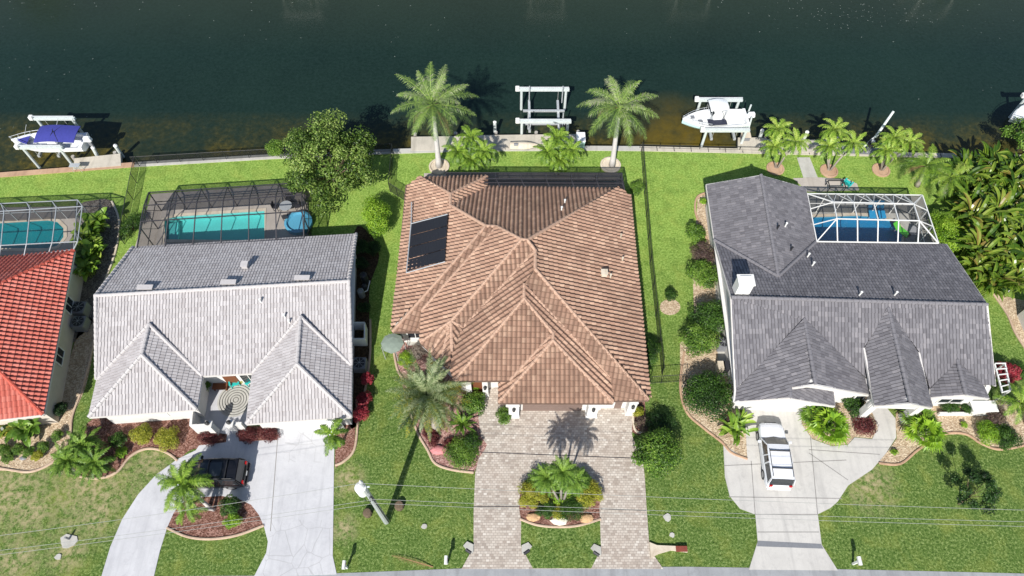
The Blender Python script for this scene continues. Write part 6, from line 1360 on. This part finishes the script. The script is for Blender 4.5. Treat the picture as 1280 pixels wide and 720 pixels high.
# --- island
clump(0, 0, [(684, 598, 4.2), (703, 590, 4.7), (717, 600, 4.2)], (700, 628), 'three trunk pygmy date palm in the driveway island', 'lf_mid', None, 101, L=1.25, n=30, ll=.3)
bush(666, 618, 1.1, 1.1, 'lf_yellow', 'yellow green shrub at the left of the island bed', leaf=.1); bush(736, 618, 1.0, 1.1, 'lf_yellow', 'yellow green shrub at the right of the island bed', leaf=.1); bush(682, 637, .7, .7, 'lf_dark', 'small dark green mound at lower left of the island bed', leaf=.08)
bush(716, 634, 1.0, .9, 'lf_dark', 'dark green mound at lower right of the island bed', leaf=.08); bush(699, 640, .55, .6, 'lf_yellow', 'speckled yellow shrub behind the white rock', leaf=.09); bush(673, 602, .85, 1.1, 'lf_mid', 'green shrub at the upper left of the island bed', leaf=.1); bush(727, 602, .85, 1.1, 'lf_mid', 'green shrub at the upper right of the island bed', leaf=.1); bush(702, 617, .8, .9, 'lf_bright', 'bright leafy plant at the centre of the island bed', leaf=.14, dens=.6)
# --- light grey house
palm(gp(262, 634), P(228, 604, 3.5), 30, 2.15, 'lf_palm', 'green feathery palm leaning over the black car', ll=.5, nl=40, wd=.06, seed=131, r0=.13, r1=.1, trunk='trunkR', droop=(1.0, 1.5)); palm(gp(268, 637), P(233, 636, 2.4), 14, 1.5, 'lf_lime', 'lower yellowish palm beside the leaning palm', ll=.38, nl=30, wd=.05, seed=133, r0=.11, r1=.08, trunk='trunkR', droop=(1.1, 1.6))
palm(gp(428, 555), P(415, 543, 2.7), 14, 1.45, 'lf_palm', 'small palm at the right of the light garage door', ll=.45, nl=28, wd=.075, seed=137, r0=.1, r1=.07)
bush(289, 632, .75, 1.3, 'lf_dark', 'dark small shrub in the driveway loop bed', leaf=.1); bush(291, 651, .6, .8, 'lf_bright', 'bright small shrub at the lower right of the loop bed', leaf=.09)
bush(178, 543, .85, 1.2, 'lf_yellow', 'left of two yellow green ball shrubs before the light house', leaf=.09); bush(209, 548, .9, 1.2, 'lf_yellow', 'right of two yellow green ball shrubs before the light house', leaf=.09); bush(152, 566, .45, .6, 'lf_bright', 'small lime shrub left of the scalloped edging', leaf=.09); bush(148, 550, .7, .9, 'lf_dark', 'dark leafy shrub left of the yellow green balls', leaf=.12, dens=.7)
for i, (x, y, lb) in enumerate(((262, 547, 'left dark red hedge at the courtyard gate'), (310, 544, 'dark red hedge just right of the courtyard gate'), (336, 542, 'dark red hedge beside the light garage door'))): bush(x, y, .95, .6, 'lf_maroon', lb, 'hedge', 'low_hedge', ry=.5, leaf=.08)
bush(257, 482, .45, 1.0, 'lf_mid', 'potted green plant in the shaded courtyard corner', leaf=.11); bush(303, 473, .35, .7, 'lf_yellow', 'small yellow green plant between the turquoise chairs', leaf=.09)
for i, (x, y, r_, lb) in enumerate(((459, 474, .5, 'uppermost red shrub in the shady side bed'), (455, 499, .6, 'middle red shrub in the shady side bed'), (451, 517, .65, 'lowest red shrub in the shady side bed'))): bush(x, y, r_, 1.1, 'lf_red', lb, leaf=.1)
for x, y, r_, h_, lb in ((450, 310, .8, 1.4, 'dark shrub in the shade below the broadleaf tree'), (467, 310, .7, 1.0, 'dark shrub below the oval hedge'), (452, 330, .6, 1.1, 'dark plant above the pool pump'), (455, 385, .5, .8, 'dark low plant below the pool pump')): bush(x, y, r_, h_, 'lf_deep', lb, leaf=.1)
bush(345, 187, .9, 1.6, 'lf_mid', 'small green shrub left of the broadleaf tree near the seawall', leaf=.12); bush(163, 282, .5, 1.3, 'lf_dark', 'vine clump on the chain link fence', leaf=.1, ry=1.6, dens=.6)
# clustered palms before the light house, left
for i, (x, y, lx, ly, z, lb) in enumerate(((103, 557, 108, 565, 1.3, 'upper pygmy palm of the cluster between the two left houses'), (84, 576, 92, 585, 1.2, 'left pygmy palm of the cluster between the two left houses'), (118, 578, 124, 588, 1.2, 'right pygmy palm of the cluster between the two left houses'))): palm(gp(lx, ly), P(x, y, z), 38, 1.6, 'lf_mid', lb, name='pygmy_palm', ll=.36, nl=32, wd=.06, r0=.1, r1=.08, seed=150+i)
# red house front
paddle(35, 533, 46, 1.15, .9, 'lf_mid', 'leafy bird of paradise clump by the red roof front corner', seed=2); paddle(18, 535, 30, 1.0, .7, 'lf_paddle', 'left leafy clump at the front of the red roofed house', seed=3)
for i, (x, y) in enumerate(((5, 562), (10, 572), (23, 562), (37, 565), (47, 570), (55, 559), (72, 545))): bush(x, y, .45, .7, 'lf_mid' if i != 4 else 'lf_yellow', ['ball shrub at the left edge of the gravel bed, upper', 'ball shrub at the left edge of the gravel bed, lower', 'third ball shrub from the left in the gravel bed', 'fourth ball shrub from the left in the gravel bed', 'yellowish ball shrub in the gravel bed', 'ball shrub second from the right in the gravel bed', 'rightmost ball shrub in the gravel bed'][i], leaf=.07, name='ball_shrub', group='ball shrubs in the gravel bed of the red house')
bush(76, 512, .6, 1.0, 'lf_deep', 'dark shrub at the front corner of the red roof wall', leaf=.1); bush(3, 538, .7, .9, 'lf_yellow', 'yellowish shrub at the left edge below the red roof', leaf=.09)
for i, (x, y, l_, h_, lb) in enumerate(((119, 276, 1.1, 1.3, 'upper banana clump between the red roof and the rock border'), (109, 295, 1.1, 1.4, 'second banana clump between the red roof and the rock border'), (113, 314, 1.1, 1.3, 'third banana clump between the red roof and the rock border'), (107, 334, 1.0, 1.1, 'lowest banana clump between the red roof and the rock border'))): paddle(x, y, 60, l_, h_, 'lf_lime', lb, 'banana_clump', seed=i+5, group='banana clumps beside the red roofed house')
# slate house front
paddle(921, 537, 44, 1.35, .5, 'lf_lime', 'yellow green arching plant beside the white car', 'arching_plant', seed=4, wd=.10); bush(908, 526, .5, .6, 'lf_purple', 'greyish low shrub above the yellow striped plant', leaf=.09)
for i, (x, y, h_, L_, lb) in enumerate(((1034, 531, .7, 1.8, 'large fan palm in the slate house entry bed'), (1022, 518, .5, 1.6, 'upper left fan palm of the slate house entry bed'), (1153, 538, .7, 1.7, 'fan palm at the right of the slate house entry'), (1147, 520, .6, 1.5, 'upper fan palm at the right of the slate house entry'))): fanpalm(P(x-(x-640)*.012, y+8), h_, 20, L_, 'lf_mid' if i % 2 else 'lf_bright', lb, 200+i)
bush(1067, 507, .9, 1.2, 'lf_dark', 'dark green shrub above the maroon one in the entry bed', leaf=.12); bush(1080, 531, .95, .8, 'lf_maroon', 'maroon leafy shrub at the slate house entry path', leaf=.13, dens=.7); bush(1188, 509, .9, .8, 'lf_dark', 'left clipped hedge behind the low white planter wall', 'hedge', 'low_hedge', ry=.4, leaf=.08); bush(1209, 511, .55, .8, 'lf_dark', 'right clipped hedge behind the low white planter wall', 'hedge', 'low_hedge', ry=.4, leaf=.08)
bush(1168, 548, .3, .4, 'lf_bright', 'tiny shrub in the tan gravel right of the fan palms', leaf=.07); bush(1205, 531, .25, .4, 'lf_bright', 'tiny shrub in the tan gravel under the right gable', leaf=.07); bush(1118, 565, .25, .35, 'lf_bright', 'tiny shrub at the pointed end of the tan gravel bed', leaf=.07)
bush(1234, 540, .95, 1.1, 'lf_bright', 'bright green shrub near the right edge gravel', leaf=.1); bush(1258, 546, 1.1, 1.0, 'lf_dark', 'dark green shrub near the right edge gravel', leaf=.1); bush(1243, 520, .8, .9, 'lf_purple', 'grey brown shrub behind the bright green one', leaf=.1)
palm(gp(1283, 530), P(1276, 505, 2.2), 20, 2.0, 'lf_lime', 'feathery palm cut by the right edge before the slate house', ll=.5, nl=30, wd=.06, seed=161, r0=.15, r1=.12); bush(1256, 466, .95, 1.6, 'lf_red', 'bright red bougainvillea at the right end of the slate house', leaf=.12, name='bougainvillea')
bush(1277, 468, .7, 1.2, 'lf_dark', 'dark shrub behind the red bougainvillea', leaf=.11)
# jungle of giant bird of paradise at the right
jl = ['back left', 'back middle', 'back right']
rnd = random.Random(77); k = 0
rows = [(205, (1212, 1240, 1268)), (222, (1205, 1232, 1262, 1288)), (243, (1212, 1240, 1270)), (264, (1218, 1246, 1275)), (286, (1222, 1250, 1280)), (308, (1222, 1250, 1278)), (328, (1228, 1256, 1284)), (346, (1240, 1268))]
rown = ['first', 'second', 'third', 'fourth', 'fifth', 'sixth', 'seventh', 'nearest']; coln = ['left', 'second', 'third', 'right']
for r_i, (y, xs) in enumerate(rows):
    for c_i, x in enumerate(xs):
        cn = 'rightmost' if c_i == len(xs)-1 else ('leftmost', 'middle', 'right of middle')[c_i]
        paddle(x+rnd.uniform(-4, 4), y+rnd.uniform(-4, 4), 64, 1.55, 2.4, 'lf_paddle', f'{cn} giant bird of paradise clump in the {rown[r_i]} row back from the lawn' if r_i == 7 else f'{cn} giant bird of paradise clump in the {rown[r_i]} row counted from the canal', 'giant_bird_of_paradise', seed=int(x+y), group='giant bird of paradise thicket at the right edge', s_=rnd.uniform(.9, 1.15), wd=.10)
c = P(1286, 170, 2.5); tree(P(1280, 190), 4, 1.9, 'lf_mid', 'leafy tree at the right edge by the canal', leaf=.22, count=2500, lumps=12, ctr=c, seed=44)
